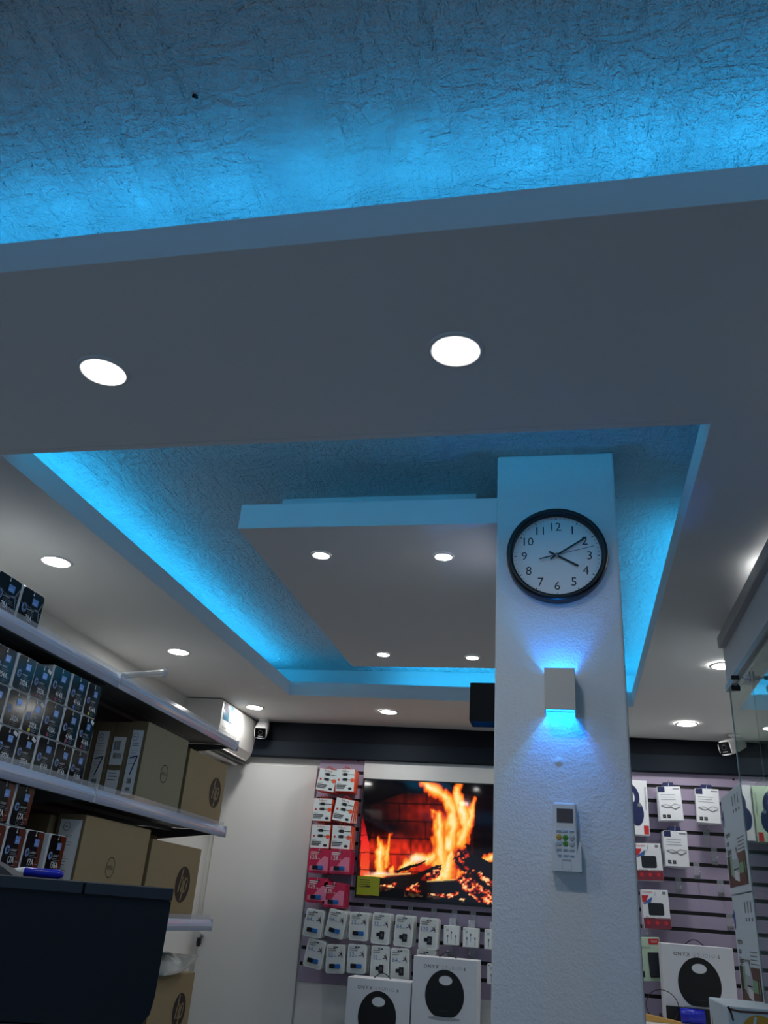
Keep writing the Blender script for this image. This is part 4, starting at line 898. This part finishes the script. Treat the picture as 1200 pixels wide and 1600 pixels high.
b = MB(); b.tube([(-.02, 0, 0), (.0, 0, 0), (.072, 0, 0), (.082, 0, 0)], [.004, .010, .010, .004], 'blue_plastic', 12); b.tube([(-.045, 0, -.003), (-.02, 0, 0), (0, 0, 0)], [.004, .006, .0102], 'label_white', 12)
PM = Matrix.Translation(pr.location) @ Matrix.Rotation(math.radians(24.5), 4, 'Z')
o = tag(b.build('blue_marker'), 'blue marker with white tip lying at the back of the black printer', 'marker'); o.location = PM @ Vector((-.030, .30, .231+.0105)); o.rotation_euler = pr.rotation_euler
b = MB(); b.box(-.33, .245, -.03, .39, -.053, -.019, 'cabinet_white', .003); b.box(-.32, -.27, 0, .36, -(CZ-.215), -.053, 'cabinet_white'); b.box(.18, .23, 0, .36, -(CZ-.215), -.053, 'cabinet_white'); b.box(-.27, .18, .33, .35, -(CZ-.215)+.05, -.053, 'cabinet_white')
o = tag(b.build('printer_stand'), 'white stand carrying the black printer, corner just visible', 'stand'); o.location = pr.location; o.rotation_euler = pr.rotation_euler

# ------------------------------------------------------------------ glass display cabinet on the right
XG, YG = .55, 2.965
cb = empty('display_cabinet', (.8, 1.4, 0)); tag(cb, 'tall white display cabinet with glass front and end at the right edge', 'display cabinet'); ox, oy = .8, 1.4
def cbox(name, x0, x1, y0, y1, z0_, z1_, m, bev=0, parent=None):
    b = MB(); b.box(x0-ox, x1-ox, y0-oy, y1-oy, z0_, z1_, m, bev); return b.build(name, parent or cb)
ya = .35
cbox('base_cabinet', XG, XR-.002, ya, YG, 0, CZ-.24, 'cabinet_white', .004)
cbox('fascia', XG, XG+.02, ya, YG+.004, CZ+.785, CZ+.925, 'cabinet_white')
cbox('top_board', XG+.02, XR-.002, ya, YG, CZ+.865, CZ+.885, 'cabinet_white')
cbox('crown_trim', XG-.022, XG+.024, ya-.02, YG-.03, CZ+.906, CZ+.945, 'grey_plastic', .002)
cbox('end_board', XG+.02, XR-.002, YG-.02, YG+.004, CZ+.785, CZ+.865, 'cabinet_white')
cbox('front_rail', XG-.006, XG+.03, ya, YG+.006, CZ+.762, CZ+.785, 'steel', .002)
cbox('rear_board', XR-.02, XR-.002, ya, YG, CZ-.24, CZ+.865, 'cabinet_white')
cbox('near_end_board', XG+.02, XR-.02, ya, ya+.02, CZ-.24, CZ+.865, 'cabinet_white')
gf = cbox('sliding_glass_door', XG+.004, XG+.009, 1.70, YG-.012, CZ-.225, CZ+.762, 'glass_pane')
gf2 = cbox('sliding_glass_door', XG+.016, XG+.021, ya+.02, 2.64, CZ-.225, CZ+.762, 'glass_pane')
cbox('glass_edge_strip', XG+.015, XG+.022, 2.6405, 2.643, CZ-.225, CZ+.762, 'glass_edge', 0, gf2)
ge = cbox('end_glass', XG+.012, XR-.02, YG-.009, YG-.003, CZ-.225, CZ+.785, 'glass_pane')
cbox('glass_edge_strip', XG+.002, XG+.010, YG-.012, YG-.0095, CZ-.225, CZ+.762, 'glass_edge', 0, gf)
for zz in (CZ+.14, CZ+.46): cbox('glass_shelf', XG+.05, XR-.03, ya+.03, YG-.02, zz-.006, zz, 'glass_pane')
# cylinder lock clamped on the glass with key and fob
w = on(1176, 1046, 0, XG-.01); w.y = 2.60
lk = empty('glass_lock', (XG-.002, w.y, w.z)); tag(lk, 'chrome cylinder lock clamped on the cabinet glass door edge', 'lock'); lk.scale = (.62, .62, .62)
b = MB(); b.lathe([(0, .026), (.009, .026), (.011, .022), (.011, .004), (.015, .002), (.015, 0)], (0, 0, 0), (-1, 0, 0), 'chrome', 20); b.build('cylinder', lk)
b = MB(); b.box(-.001, .004, -.012, .012, -.02, .03, 'steel', .001); b.build('clamp', lk)
b = MB(); b.box(-.05, -.026, -.001, .001, -.003, .003, 'chrome'); b.box(-.085, -.046, -.004, .004, -.011, .011, 'black_plastic', .004, 2); b.build('key', lk)
b = MB(); b.tube([(-.07, 0, -.008), (-.072, .002, -.022), (-.07, 0, -.035)], .001, 'chrome', 6); b.prism([(-.088, -.066), (-.050, -.066), (-.048, -.044), (-.058, -.032), (-.080, -.032), (-.090, -.044)], 1, -.005, .005, 'black_plastic'); b.box(-.078, -.06, -.0055, .0055, -.040, -.036, 'grey_plastic'); b.build('key_fob', lk)

# printer cartons at the end of the cabinet
def printer_carton(loc, label, H):
    W, D = .40, .40; b = MB(); b.box(-W/2, W/2, 0, D, 0, H, 'printer_box', .002); b.frame((0, 0, 0))
    b.disc(-W/2+.018, H-.075, .016, 'print_blue', .0008, 20, .03)
    for i, (t_, wv) in enumerate((('Imprime', .11), ('copia', .08), ('Digitaliza en color', .19))): b.text(t_, -W/2+.03, H*.565-i*.028, .018, 'ink_black', .0009, 'L', maxw=wv, bold=.01)
    b.text('Impresora', -W/2+.03, H*.41, .011, 'ink_grey', .0009, 'L'); b.lines(-W/2+.03, -W/2+.09, H*.385, 2, .012, .002, 'ink_grey')
    for xx in (.02, .07, .12): b.rect(xx, xx+.012, H*.83, H*.93, 'ink_grey', .0008); b.rect(xx, xx+.02, H*.76, H*.79, 'ink_grey', .0008)
    b.lines(.03, .17, H*.50, 9, .011, .003, 'ink_grey', .0008)
    x0_, x1_, a, c = -W/2+.02, W/2-.045, .022, H*.375
    b.rect(x0_, x1_, a, c, 'photo_green', .0009); b.rect(x0_, x1_, a, a+(c-a)*.36, 'photo_brown', .0011); b.rect(x0_+.16, x1_, a+(c-a)*.68, c, 'photo_brown', .0012); b.rect(x0_, x0_+.05, a+(c-a)*.3, c, 'photo_dark', .0012); b.rect(x1_-.05, x1_-.03, a+(c-a)*.3, a+(c-a)*.72, 'photo_dark', .0012); b.rect(x1_-.02, x1_, a, a+(c-a)*.7, 'photo_dark', .0012)
    b.poly([(x0_+.09, a+.03), (x0_+.20, a+.016), (x0_+.215, a+.07), (x0_+.19, a+.105), (x0_+.09, a+.11)], 'printer_grey', .0015); b.poly([(x0_+.10, a+.085), (x0_+.185, a+.08), (x0_+.18, a+.118), (x0_+.105, a+.12)], 'printer_box', .0018); b.poly([(x0_+.12, a+.02), (x0_+.20, a+.012), (x0_+.205, a+.04), (x0_+.125, a+.05)], 'label_white', .0018); b.rect(x0_+.115, x0_+.2, a+.05, a+.054, 'ink_black', .0021)
    return tag(b.build('printer_carton', loc=loc, rz=-R90), label, 'printer carton', 'white printer cartons')
zb2 = CZ-.200; yc = 2.975+.20
printer_carton((XG+.012, yc, zb2+.001), 'pale printer carton with green photo, lower of the two by the cabinet', .342)
printer_carton((XG+.008, yc-.002, zb2+.345), 'pale printer carton with green photo, upper of the two by the cabinet', .325)
# worn carton in the aisle, in front of the cabinet's far end, on its own plinth
zw = CZ-.150; H_ = .24; xa, xb, y0_, y1_ = .392, .540, 2.59, 2.91
b = MB(); b.box(xa, xb, y0_, y1_, zw-H_, zw, 'printer_box', .003)
b.frame((xa, y0_, zw-H_)); b.hp(.075, H_-.060, .046, 'gold_print', 'printer_box', .0010); b.stroke([(.004, H_-.006), (.03, H_-.010), (.145, H_-.006)], .005, 'photo_brown', .0012); b.stroke([(.012, H_-.03), (.008, H_-.012), (.002, H_-.002)], .005, 'photo_brown', .0012)
b.frame((xa, y1_, zw-H_), (0, -1, 0), (0, 0, 1)); b.stroke([(.035, 0), (.030, H_*.5), (.045, H_-.05)], .012, 'gold_print', .0010); b.lines(.12, .28, H_*.6, 4, .02, .004, 'ink_grey')
tag(b.build('worn_carton'), 'worn white carton with gold round mark at the bottom right corner', 'carton')
b = MB(); b.box(xa+.01, xb-.006, y0_+.01, y1_-.01, 0, zw-H_-.001, 'cabinet_white', .004); tag(b.build('plinth'), 'white plinth under the worn carton in front of the display cabinet', 'plinth')
b = MB(); b.box(XG+.02, XR-.04, 2.985, 3.37, 0, zb2, 'cabinet_white', .004); tag(b.build('plinth'), 'white plinth under the two pale printer cartons', 'plinth')
# a few cartons inside the cabinet behind the glass
carton(.36, .20, .22, 'hp', 'pale carton with violet round mark behind the cabinet glass', (XG+.12, 2.70, CZ+.461), 'printer_box', 'printer_box', logo=(-.11, .14, .035, 1.), cat='printer carton', rz=-R90)

# ------------------------------------------------------------------ render look
sc = bpy.context.scene
sc.view_settings.view_transform = 'Standard'; sc.view_settings.look = 'None'; sc.view_settings.gamma = 1; sc.view_settings.use_curve_mapping = False
sc.view_settings.exposure = 0.0
wd = bpy.data.worlds.new('world'); sc.world = wd; wd.use_nodes = True; wd.node_tree.nodes['Background'].inputs[0].default_value = (.40, .66, 1.0, 1); wd.node_tree.nodes['Background'].inputs[1].default_value = .58
